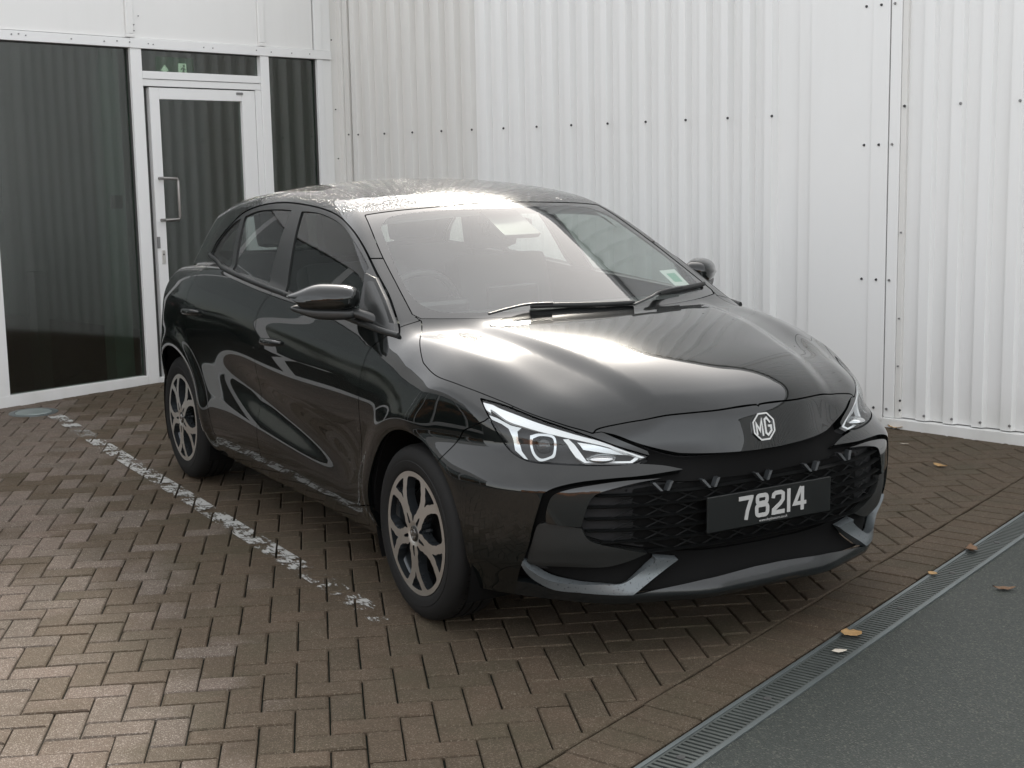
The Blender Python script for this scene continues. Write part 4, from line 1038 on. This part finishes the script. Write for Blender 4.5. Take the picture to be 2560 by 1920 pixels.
pt = M['paint']
bonnet = emit(HOOD, 'bonnet', pt, CAR, 0, .014)
emit(NOSE, 'nose_panel', pt, CAR, 0, .03)
for s in (-1, 1): emit(half(BUMP, s), 'front_bumper', pt, CAR, 0, .045)
shell_o = emit(BODY, 'body_shell', M['paint_wet'], CAR, 0, .014)
emit(FAS, 'bumper_centre', M['dark_void'], CAR, -.032, .02)
emit(GRL, 'grille_backing', M['dark_void'], CAR, -.045, 0)
emit(LIP, 'front_splitter', M['lip'], CAR, 0, .02)
emit(WSI, 'windscreen', M['windscreen'], CAR, -.002, 0)
emit(WSB, 'windscreen_border', M['gloss_black'], CAR, -.002, .006)
emit(RW, 'rear_window', M['rear_glass'], CAR, -.003, 0)
doors = {}
for s in (-1, 1):
    fw = emit(half(FW, s), 'front_wing', pt, CAR, 0, .014)
    d1 = emit(half(FD, s), 'front_door', pt, CAR, 0, .014); d2 = emit(half(RD, s), 'rear_door', pt, CAR, 0, .014)
    doors[s] = (d1, d2)
    emit(half(DLO, s), 'window_frame', M['frame_black'], CAR, -.004, .012)
    emit(half(FG, s), 'window_glass', M['side_glass'], d1, -.010, 0)
    emit(half(RG, s), 'window_glass', M['rear_glass'], d2, -.010, 0)
    emit(half(QG, s), 'quarter_window', M['rear_glass'], CAR, -.010, 0)
    emit(half(SILL, s), 'side_sill', pt, CAR, -.004, .02)
    emit(half(BRW, s), 'bumper_brow', M['gloss_black'], CAR, -.004, .035)
    emit(half(SLV, s), 'splitter_blade', M['silver_trim'], CAR, .004, .03)
    emit(half(SAT, s), 'air_intake_panel', M['rough_black'], CAR, -.012, .03)
    emit(half(TL, s), 'tail_lamp', M['tail_red'], CAR, .002, .01)
    # door handles, belt strips
    for (xa, za, xb, zb_, dd) in ((-1.395, .826, -1.175, .836, d1), (-2.385, .862, -2.165, .872, d2)):
        pts = []
        for q in np.linspace(0, 1, 9):
            x = xa+(xb-xa)*q; z = za+(zb_-za)*q
            yy = np.linspace(.7, .95, 400); fv = F(np.full(400, x), yy, np.full(400, z)); y = yy[np.argmax(fv > 0)]
            pts.append((x, s*(y+.004+.020*math.sin(math.pi*min(1, max(0, q)))**.5), z))
        MB().tube(pts, [.006, .010, .012, .0125, .0125, .0125, .012, .010, .006], 12, flat=1.25).build('door_handle', pt, dd, True, 60)
    st = []
    for q in np.linspace(0, 1, 60):
        i = q*(len(belt)-1); k = int(i); k2 = min(k+1, len(belt)-1); x, z = belt[k]*(1-(i-k))+belt[k2]*(i-k)
        yy = np.linspace(.6, .95, 500); fv = F(np.full(500, x), yy, np.full(500, z)); y = yy[np.argmax(fv > 0)]
        st.append((x, s*(y-.001), z+.004))
    MB().tube(st, .0085, 8, flat=1.5).build('belt_strip', M['satin_black'], CAR, True, 60)

# --- headlamps
def lift_pt(p, off):
    q = np.array([p], float); return (q+unitn(q)*off)[0]
for s in (-1, 1):
    L0 = half(LAMP, s)
    hl = emit(L0, 'headlight', M['lens'], CAR, 0, 0)
    emit(L0, 'lamp_housing', M['lamp_black'], hl, -.040, 0)
    L1 = L0
    polys = {'l_top': join(cr(fs(R['l_top'])), cr(fs(R['l_top2']))), 'l_t': fs(R['l_t']), 'l_mod': fs(R['l_mod']), 'l_strip': fs(R['l_strip'])}
    for k, nm, mt, off in (('l_top', 'light_guide', 'lamp_white', -.010), ('l_t', 'light_guide', 'lamp_silver', -.014), ('l_mod', 'module_frame', 'lamp_white', -.016), ('l_strip', 'reflector_strip', 'lamp_silver', -.022)):
        f = region(polys[k], pfront); Q = L1
        for bnd in (.02, .008, .004): Q = refine(Q, f(Q.P), bnd)
        Q = clip(Q, f(Q.P)); emit(Q, nm, M[mt], hl, off, .012)
    fo = region(cr(fs(R['l_ringo']+R['l_ringo'][:1])), pfront); fi = region(cr(fs(R['l_ringi']+R['l_ringi'][:1])), pfront)
    Q = L1
    for bnd in (.02, .008, .004): Q = refine(Q, fo(Q.P), bnd)
    for bnd in (.008, .004): Q = refine(Q, fi(Q.P), bnd)
    Q = clip(Q, fo(Q.P)); Q = clip(Q, -fi(Q.P)); emit(Q, 'lamp_bezel', M['lamp_silver'], hl, -.012, .012)
    c = lift_pt(R['ball'][0], -.042); n = unitn(np.array([R['ball'][0]]))[0]
    bm = bmesh.new(); bmesh.ops.create_uvsphere(bm, u_segments=32, v_segments=20, radius=.032)
    o = meshobj('projector_lens', [v.co[:] for v in bm.verts], [[v.index for v in f.verts] for f in bm.faces], M['gloss_black'], hl, True); bm.free()
    o.location = (c[0], c[1]*-s, c[2])
    # second reflector bowl
    for (px, py, pz) in ((.660, -.540, .664),):
        c2 = lift_pt((px, py, pz), -.03)
        bm = bmesh.new(); bmesh.ops.create_uvsphere(bm, u_segments=24, v_segments=14, radius=1)
        o = meshobj('reflector_bowl', [(v.co.x*.05, v.co.y*.05, v.co.z*.014) for v in bm.verts], [[v.index for v in f.verts] for f in bm.faces], M['lamp_silver'], hl, True); bm.free()
        o.location = (c2[0], c2[1]*-s, c2[2]); o.rotation_euler = (0, 0, -s*math.radians(-35))

# --- grille slats
def xfront(a, z):
    xs = np.linspace(.95, .3, 900); fv = F(xs, np.full(900, a), np.full(900, z)); return xs[np.argmax(fv < 0)]
gl_sd = region(grl, pfront)
GR = empty('grille', parent=CAR)
def slat(name, pts, w, d, mat, par):
    V = []
    for x, y, z in pts: V += [(x, y, z-w/2), (x+.004, y, z+w/2*.2), (x-d, y, z+w/2), (x-d, y, z-w/2)]
    Fc = []
    for i in range(len(pts)-1):
        for j in range(4): Fc.append((i*4+j, i*4+(j+1) % 4, i*4+4+(j+1) % 4, i*4+4+j))
    mb = MB(); mb.add(V, Fc+[(0, 1, 2, 3), tuple(4*(len(pts)-1)+i for i in (3, 2, 1, 0))]); return mb.build(name, mat, par)
for z in (.545, .510, .472, .434, .396, .358):
    run = []
    for y in np.linspace(-.66, .66, 89):
        x = xfront(abs(y), z); q = np.array([[x, y, z]])
        if gl_sd(q)[0] < -.004: run.append((x-.010, y, z))
    if len(run) > 3: slat('grille_slat', run, .007, .02, M['mesh_black'], GR)
for i, y0 in enumerate(np.arange(-.60, .61, .10)):
    for j, (za, zb_) in enumerate(((.51, .545), (.472, .51), (.434, .472), (.396, .434), (.358, .396))):
        for sg in (-1, 1):
            pts = []
            for q in np.linspace(0, 1, 5):
                y = y0+sg*.05*(q-.5)*2*(1 if j % 2 else -1)*.9; z = za+(zb_-za)*q; x = xfront(abs(y), z)
                if gl_sd(np.array([[x, y, z]]))[0] < -.006: pts.append((x-.026, y, z))
            if len(pts) == 5:
                mb = MB(); mb.tube(pts, .0022, 5); o = mb.build('grille_mesh', M['mesh_black'], GR)
for (x, y, z) in R['vs']:
    for sg in (-1, 1):
        a0, a1 = y+sg*.030, y+sg*.010
        x0, x1 = xfront(abs(a0), z+.012), xfront(abs(a1), z-.014)
        mb = MB(); V = []
        for (xx, yy, zz, w) in ((x0-.004, a0, z+.014, .010), (x1+.001, a1, z-.012, .008)):
            V += [(xx, yy-w*.6, zz), (xx, yy+w*.6, zz), (xx-.02, yy+w*.6, zz), (xx-.02, yy-w*.6, zz)]
        mb.add(V, [(0, 1, 5, 4), (1, 2, 6, 5), (2, 3, 7, 6), (3, 0, 4, 7), (3, 2, 1, 0), (4, 5, 6, 7)]); mb.build('grille_tooth', M['tooth'], GR)

# --- number plate
px = .834
np_ = MB().box((px-.010, -.258, .404), (px-.0015, .258, .521), 0, .003).build('number_plate', M['plate'], CAR)
w = .0135
dg = []
m7 = MB(); ribbon(m7, [(-.133, .4985), (-.080, .4985)], w, px-.002, px); ribbon(m7, [(-.0805, .505), (-.081, .4985), (-.098, .455), (-.1035, .427)], w, px-.002, px+.0003); dg.append(m7)
m8 = MB(); ribbon(m8, rloop(-.037, .486, .020, .0125, .009), w, px-.002, px, True); ribbon(m8, rloop(-.037, .4505, .0225, .0165, .010), w, px-.002, px+.0003, True); dg.append(m8)
m2 = MB(); ribbon(m2, [(.009, .482), (.011, .4935), (.019, .4985), (.042, .4985), (.0505, .493), (.0505, .474), (.040, .462), (.011, .443), (.0095, .427)], w, px-.002, px); ribbon(m2, [(.004, .4338), (.0575, .4338)], w, px-.002, px+.0003); dg.append(m2)
m1 = MB(); slab(m1, [(.068, .427), (.0815, .427), (.0815, .505), (.068, .505)], px-.002, px); dg.append(m1)
m4 = MB(); ribbon(m4, [(.128, .505), (.1005, .4505), (.150, .4505)], w*.93, px-.002, px); slab(m4, [(.126, .427), (.1395, .427), (.1395, .505), (.126, .505)], px-.002, px+.0004); dg.append(m4)
for mb in dg: mb.build('digit', M['digit'], np_)
fc = bpy.data.curves.new('web_address', 'FONT'); fc.body = 'www.doylmotors.co.uk'; fc.size = .0125; fc.align_x = 'CENTER'; fc.extrude = .0003
fo_ = bpy.data.objects.new('tmp', fc); tm = bpy.data.meshes.new_from_object(fo_); bpy.data.objects.remove(fo_); tm.name = 'web_address'; tm.materials.clear(); tm.materials.append(M['digit'])
wo = link(bpy.data.objects.new('web_address', tm), np_); wo.matrix_local = Matrix(((0, 0, 1, px), (1, 0, 0, .010), (0, 1, 0, .4125), (0, 0, 0, 1)))

# --- badge
bc = np.array([[xfront(.0005, .712), .0, .712]]); bn = unitn(bc)[0]; bn[1] = 0; bn /= np.linalg.norm(bn)
BG = empty('badge', parent=CAR); up = np.cross(bn, [0, 1, 0.]); up = up*np.sign(up[2])
BG.matrix_local = Matrix(((bn[0], 0, up[0], bc[0][0]), (0, 1, 0, 0), (bn[2], 0, up[2], bc[0][2]), (0, 0, 0, 1)))
oc = lambda r: [(r*math.cos(math.radians(22.5+45*k)), r*math.sin(math.radians(22.5+45*k))) for k in range(8)]
mb = MB(); slab(mb, oc(.046), 0, .003); mb.build('badge_plate', M['gloss_black'], BG)
mb = MB(); ribbon(mb, oc(.0455), .0052, .001, .0065, True)
mb.build('badge_rim', M['chrome'], BG)
mb = MB(); q = .0068; X0, X1 = .002, .006
ribbon(mb, [(-.030, -.024), (-.030, .012), (-.018, -.012), (-.007, .022), (-.007, -.030)], q, X0, X1); mb.build('badge_letter', M['chrome'], BG)
mb = MB(); ribbon(mb, [(.027, .010), (.014, .027), (.006, .022), (.006, -.022), (.014, -.029), (.029, -.016), (.029, .000), (.017, .000)], q, X0, X1); mb.build('badge_letter', M['chrome'], BG)

# --- wheels
def face_sd(x, z):
    r = np.hypot(x, z); th = np.degrees(np.arctan2(z, x)); out = np.minimum(.199-r, .5); out = np.where(r > .199, -(r-.199), .199-r)
    f = .1985-r                                   # outer ring is metal where r > .1985
    f = smin(f, r-.040, .010)
    rel = ((th+90+36) % 72)-36
    X = r*np.cos(np.radians(rel)); Y = np.abs(r*np.sin(np.radians(rel)))
    path = [(.034, 27, .0088), (.062, 17, .0098), (.092, 7.5, .0120), (.120, 4.8, .0148), (.150, 8.5, .0138), (.178, 13.5, .0130), (.206, 18.5, .0150)]
    pp = [(a*math.cos(math.radians(b)), a*math.sin(math.radians(b)), c_) for a, b, c_ in path]
    for (x0, y0, w0), (x1, y1, w1) in zip(pp[:-1], pp[1:]):
        ex, ey = x1-x0, y1-y0; tt = np.clip(((X-x0)*ex+(Y-y0)*ey)/(ex*ex+ey*ey), 0, 1)
        d = np.hypot(X-x0-tt*ex, Y-y0-tt*ey)-(w0+(w1-w0)*tt)
        f = smin(f, d, .010)
    return f
nr, na = 120, 480
rr = np.linspace(.004, .2165, nr); tt = np.arange(na)*2*math.pi/na
PX = (rr[:, None]*np.cos(tt)).ravel(); PZ = (rr[:, None]*np.sin(tt)).ravel()
TT = []
for i in range(nr-1):
    a = i*na+np.arange(na); b = i*na+(np.arange(na)+1) % na
    TT.append(np.stack([a, b, b+na], 1)); TT.append(np.stack([a, b+na, a+na], 1))
disc = Surf(np.stack([PX, np.zeros_like(PX), PZ], 1), np.concatenate(TT))
ff = lambda P: face_sd(P[:, 0], P[:, 2])
disc = refine(disc, ff(disc.P), .004)
disc = clip(disc, ff(disc.P))
rad = np.hypot(disc.P[:, 0], disc.P[:, 2])
dish = -.006-.012*np.clip(1-rad/.20, 0, 1)**1.0+.016*sstep((.05-rad)/.05)
FP = disc.P.copy(); FP[:, 1] = dish
e = np.concatenate([disc.T[:, [0, 1]], disc.T[:, [1, 2]], disc.T[:, [2, 0]]]); key = np.sort(e, 1)
u, idx, cnt = np.unique(key, axis=0, return_index=True, return_counts=True); bd = e[idx[cnt == 1]]
bd = bd[disc.cut[bd].all(1)]
def build_wheel(x, y):
    # outward side of the wheel is local -y
    barrel = MB().lathe([(.2165, -.004), (.214, .004), (.200, .012), (.190, .03), (.186, .09), (.196, .16), (.214, .18)], 72)
    wh = barrel.build('wheel', M['gunmetal'], CAR, True, 50); wh.location = (x, y, .308)
    prof = [(.2140, .006), (.2180, -.003), (.2230, -.007), (.236, -.0105), (.252, -.0125), (.254, -.0105), (.262, -.0115), (.276, -.0085), (.290, -.002), (.299, .007), (.3040, .018), (.3065, .030),
            (.3068, .052), (.3000, .0525), (.3000, .0605), (.3075, .061), (.308, .085), (.3005, .0855), (.3005, .0935), (.308, .094), (.3075, .118), (.3000, .1185), (.3000, .1265), (.3068, .127), (.3065, .150), (.299, .172), (.285, .183), (.25, .188), (.214, .18)]
    MB().lathe(prof, 96).build('tyre', M['rubber'], wh, True, 30)
    # tread sipes on the shoulder
    mb = MB()
    for k in range(72):
        a = k*2*math.pi/72; ca, sa = math.cos(a), math.sin(a)
        def pt(r, o, da): return (r*math.cos(a+da), o, r*math.sin(a+da))
        mb.add([pt(.2995, .010, -.006), pt(.2995, .010, .006), pt(.3085, .046, .010), pt(.3085, .046, -.002), pt(.296, .006, -.006), pt(.296, .006, .006)], [(0, 1, 2, 3), (4, 5, 1, 0)])
    mb.build('tread_groove', M['dark_void'], wh)
    fa = meshobj('alloy_face', FP, disc.T, M['alloy'], wh, True)
    V = np.concatenate([FP[bd[:, 0]], FP[bd[:, 1]]]); k = len(bd)
    Vb = V.copy(); Vb[:, 1] = np.maximum(Vb[:, 1]+.032, .022); Vb[:, [0, 2]] *= .995
    VV = np.concatenate([V, Vb]); meshobj('spoke_sides', VV, np.stack([np.arange(k), np.arange(k)+k, np.arange(k)+3*k, np.arange(k)+2*k], 1), M['gunmetal'], wh)
    mb = MB().lathe([(.0005, -.015), (.020, -.0155), (.0275, -.013), (.029, -.006), (.029, .0)], 40); mb.build('centre_cap', M['gloss_black'], wh, True, 40)
    mb = MB()
    rm = lambda pts: [(p[0], p[1]) for p in pts]
    def rib(path, w_, closed=False):
        t_ = MB(); ribbon(t_, path, w_, 0, .0012, closed)
        mb.add([(v[1], -.0155-v[0], v[2]) for v in t_.V], t_.F)
    sc_ = .42; rib([(a*sc_, b*sc_) for a, b in oc(.0455)], .0018, True)
    rib([(a*sc_, b*sc_) for a, b in [(-.030, -.024), (-.030, .012), (-.018, -.012), (-.007, .022), (-.007, -.030)]], .0025); rib([(a*sc_, b*sc_) for a, b in [(.027, .010), (.014, .027), (.006, .022), (.006, -.022), (.014, -.029), (.029, -.016), (.029, .000), (.017, .000)]], .0025)
    mb.build('cap_emblem', M['chrome'], wh)
    MB().lathe([(.05, .058), (.13, .058), (.132, .060), (.132, .078), (.05, .080)], 60).build('brake_disc', M['steel'], wh, True, 30)
    cal = MB()
    for a in np.linspace(-32, 32, 9):
        pass
    cal.tube([(.13*math.cos(math.radians(a)), .062, .13*math.sin(math.radians(a))) for a in np.linspace(-20, 34, 9)], .024, 8).build('brake_caliper', M['steel'], wh, True, 40)
    nuts = MB()
    for kk in range(5):
        a = math.radians(-90+36+72*kk); nuts.tube([(.056*math.cos(a), -.004, .056*math.sin(a)), (.056*math.cos(a), .03, .056*math.sin(a))], .009, 6)
    nuts.build('wheel_nuts', M['gunmetal'], wh)
    MB().lathe([(.0005, .05), (.15, .05), (.186, .085)], 48).build('wheel_back', M['dark_void'], wh, True)
    return wh
wh0 = build_wheel(0, -.862)
def copy_tree(o, parent=None):
    c = o.copy(); COL.objects.link(c)
    if parent is not None: c.parent = parent
    for ch in list(o.children): copy_tree(ch, c)
    return c
for x, y, rz in ((-2.57, -.862, 0), (0, .862, math.pi), (-2.57, .862, math.pi)):
    c = copy_tree(wh0, CAR); c.location = (x, y, .308); c.rotation_euler = (0, 0, rz)
    if rz == 0: c.rotation_euler = (0, math.radians(8), 0)
# wheel wells and underside
for xw in WHEELS:
    for s in (-1, 1):
        mb = MB(); n = 40; V = []
        for (r, y) in ((.365, s*.850), (.365, s*.56), (.02, s*.55)):
            V += [(xw+r*math.cos(t_), y, .318+r*math.sin(t_)) for t_ in np.linspace(-.5, math.pi+.5, n)]
        mb.add(V, [(i*n+j, i*n+j+1, (i+1)*n+j+1, (i+1)*n+j) for i in range(2) for j in range(n-1)]); mb.build('wheel_arch_liner', M['dark_void'], CAR, True)
MB().box((-3.0, -.60, .21), (.55, .60, .25), 0, .01).build('underbody', M['dark_void'], CAR)

# --- cabin
CP, CT = surface_nets(.045, (-3.32, -.945, .15), (.92, .945, 1.52)) if False else (None, None)
_F = F
def F(x, y, z): return _F(x, y, z)+.038
CP, CT = surface_nets(.040)
CS = Surf(CP, CT)
CS = clip(CS, .30-CS.P[:, 2])
for fn, off in ((f_dlo, .012), (f_ws, .022), (f_rw, .02)):
    fv = fn(CS.P)+off
    CS = refine(CS, fv, .03); CS = clip(CS, -(fn(CS.P)+off))
for xw in WHEELS:
    g_ = np.where(np.abs(CS.P[:, 1]) > .5, .37-np.hypot(CS.P[:, 0]-xw, CS.P[:, 2]-.318), -1.0); CS = clip(CS, g_)
top = clip(CS, 1.30-CS.P[:, 2]); low = clip(CS, CS.P[:, 2]-1.30)
emit(low, 'cabin_lining', M['lining'], CAR, 0, 0); emit(top, 'roof_lining', M['headliner'], CAR, 0, 0)
F = _F
MB().box((-2.95, -.78, .30), (-.2, .78, .34)).build('cabin_floor', M['lining'], CAR)
d = MB(); prof = [(-.20, .955), (-.30, .985), (-.55, .985), (-.72, .965), (-.80, .90), (-.76, .80), (-.62, .60), (-.25, .60)]
d.extrude(prof, -.72, .72); d.build('dashboard', M['dash'], CAR, True, 40)
MB().box((-.86, -.52, .93), (-.70, -.25, 1.02), 0, .02).build('instrument_screen', M['gloss_black'], CAR)
MB().box((-.80, -.12, .93), (-.78, .12, 1.05), 0, .005).build('centre_screen', M['gloss_black'], CAR)
sw = MB(); sw.tube([(-.93+.12*math.sin(t_)*.35, -.37+.185*math.cos(t_), .93+.185*math.sin(t_)) for t_ in np.linspace(0, 2*math.pi, 41)], .015, 10)
sw.box((-.95, -.50, .89), (-.91, -.24, .95), 0, .015); sw.build('steering_wheel', M['satin_black'], CAR, True, 50)
def seat(x, y, w_):
    s_ = empty('seat', (x, y, 0), parent=CAR)
    MB().box((-.05, -w_/2, .42), (.50, w_/2, .58), 0, .05).build('seat_cushion', M['fabric'], s_, True, 50)
    b = MB().box((-.08, -w_/2, 0), (.08, w_/2, .62), 0, .05).build('seat_back', M['fabric'], s_, True, 50); b.location = (-.05, 0, .52); b.rotation_euler = (0, math.radians(-18), 0)
    h_ = MB().box((-.05, -.13, 0), (.05, .13, .20), 0, .04).build('headrest', M['fabric'], s_, True, 50); h_.location = (-.26, 0, 1.14); h_.rotation_euler = (0, math.radians(-12), 0)
    return s_
seat(-1.35, -.37, .50); seat(-1.35, .37, .50)
seat(-2.15, -.36, .60); seat(-2.15, .36, .60)
MB().box((-2.62, -.60, .92), (-2.42, .60, .94)).build('parcel_shelf', M['lining'], CAR)
rm_ = MB().box((-.02, -.12, -.032), (.02, .12, .032), 0, .014).build('rear_view_mirror', M['gloss_black'], CAR, True, 50); rm_.location = (-.86, .02, 1.285); rm_.rotation_euler = (0, math.radians(12), math.radians(8))
MB().extrude([(-.90, 1.352), (-.70, 1.262), (-.72, 1.245), (-.92, 1.30)], -.085, .085).build('camera_housing', M['satin_black'], CAR)

# --- wipers and sticker
ex_ = lambda pts, off: [tuple(lift_pt(p, off)) for p in cr(pts, 5)]
for k in ('wip1', 'wip2'):
    w_ = empty('wiper', parent=CAR); pts = R[k]
    arm = ex_(pts[:4], .018); MB().tube(arm, .0065, 8, flat=.7).build('wiper_arm', M['satin_black'], w_, True, 60)
    bl = ex_(pts[2:], .009)
    MB().tube(bl, [.0075]*len(bl), 8, flat=1.3).build('wiper_blade', M['rough_black'], w_, True, 60)
st = [lift_pt(p, -.006) for p in R['sticker']]
stk = meshobj('windscreen_sticker', st, [(0, 1, 2, 3)], M['paper'], CAR)
cc = sum(st)/4
meshobj('sticker_print', [cc+(p-cc)*.55+unitn(np.array([cc]))[0]*.0006 for p in st], [(0, 1, 2, 3)], M['green_ink'], stk)

# --- door mirrors
def superq(nu=48, nv=28, ex=.75):
    V = []; Fc = []
    sp = lambda v: np.sign(v)*abs(v)**ex
    for i in range(nv+1):
        ph = -math.pi/2+math.pi*i/nv
        for j in range(nu):
            th = 2*math.pi*j/nu; V.append((sp(math.cos(ph))*sp(math.cos(th)), sp(math.cos(ph))*sp(math.sin(th)), sp(math.sin(ph))))
    for i in range(nv):
        for j in range(nu): Fc.append((i*nu+j, i*nu+(j+1) % nu, (i+1)*nu+(j+1) % nu, (i+1)*nu+j))
    return np.array(V), Fc
SV, SF = superq(64, 40, .60)
for s in (-1, 1):
    mir = empty('wing_mirror', parent=CAR)
    # u runs inboard -> outboard, v forward, w up
    A = np.array([-.555, .800, 1.070]); Bp = np.array([-.745, 1.005, 1.074]); c = (A+Bp)/2; eu = Bp-A; Lh = np.linalg.norm(eu)/2; eu /= 2*Lh; ew = np.array([0, 0, 1.]); ev = np.cross(ew, eu); ev = ev*np.sign(ev[0]); ew = np.cross(eu, ev); ew *= np.sign(ew[2])
    V = []
    for (u, v, w_) in SV:
        zt_ = .051-.035*sstep((u+.05)/1.05)**1.2; zb_ = -.049+.060*sstep((u-.40)/.60)
        zz = zt_*w_ if w_ > 0 else -zb_*w_
        vv = v*(.075 if v > 0 else .045)*(1-.25*sstep(u))*(1-.25*max(0, w_)**2)
        crs = .006*math.exp(-((w_+.15+.35*u)/.10)**2)*(v > 0)
        V.append(c+eu*u*Lh+ev*(vv+crs)+ew*zz)
    V = np.array(V); V[:, 1] *= s; V[:, 1] -= .05*(s > 0)
    mk = V[:, 2].copy()
    o = meshobj('mirror_shell', V, SF if s > 0 else [f[::-1] for f in SF], M['paint_wet'] if s > 0 else M['paint'], mir, True)
    # dark lower trim and arm
    V2 = []
    for (u, v, w_) in SV:
        taper = 1-.45*sstep((u+.1)/1.1)
        V2.append(c+eu*(u*Lh*.93-.006)+ev*(v*(.066 if v > 0 else .05)-.004)+ew*(w_*.024*taper-.058+.016*sstep(u)))
    V2 = np.array(V2); V2[:, 1] *= s; V2[:, 1] -= .05*(s > 0)
    meshobj('mirror_base', V2, SF if s > 0 else [f[::-1] for f in SF], M['satin_black'], mir, True)
    arm = MB().tube([(-.60, s*.86, 1.020), (-.555, s*.815, 1.016), (-.515, s*.785, 1.002), (-.49, s*.755, .985)], [.020, .024, .026, .03], 12, flat=.75); arm.build('mirror_arm', M['satin_black'], mir, True, 60)
    sail = MB(); Q = []
    for (x, z) in ((-.668, 1.150), (-.60, 1.002), (-.31, .966), (-.345, .992), (-.47, 1.066), (-.60, 1.135)):
        yy = np.linspace(.5, .95, 500); fv = F(np.full(500, x), yy, np.full(500, z)); Q.append((x, yy[np.argmax(fv > 0)], z))
    Q = np.array(Q); n_ = len(Q); V = np.concatenate([Q*[1, s, 1]+[0, s*.003, 0], Q*[1, s, 1]-[0, s*.01, 0]])
    sail.add(V, [tuple(range(n_)), tuple(range(2*n_-1, n_-1, -1))]+[(i, (i+1) % n_, n_+(i+1) % n_, n_+i) for i in range(n_)]); sail.build('mirror_sail', M['frame_black'], mir)
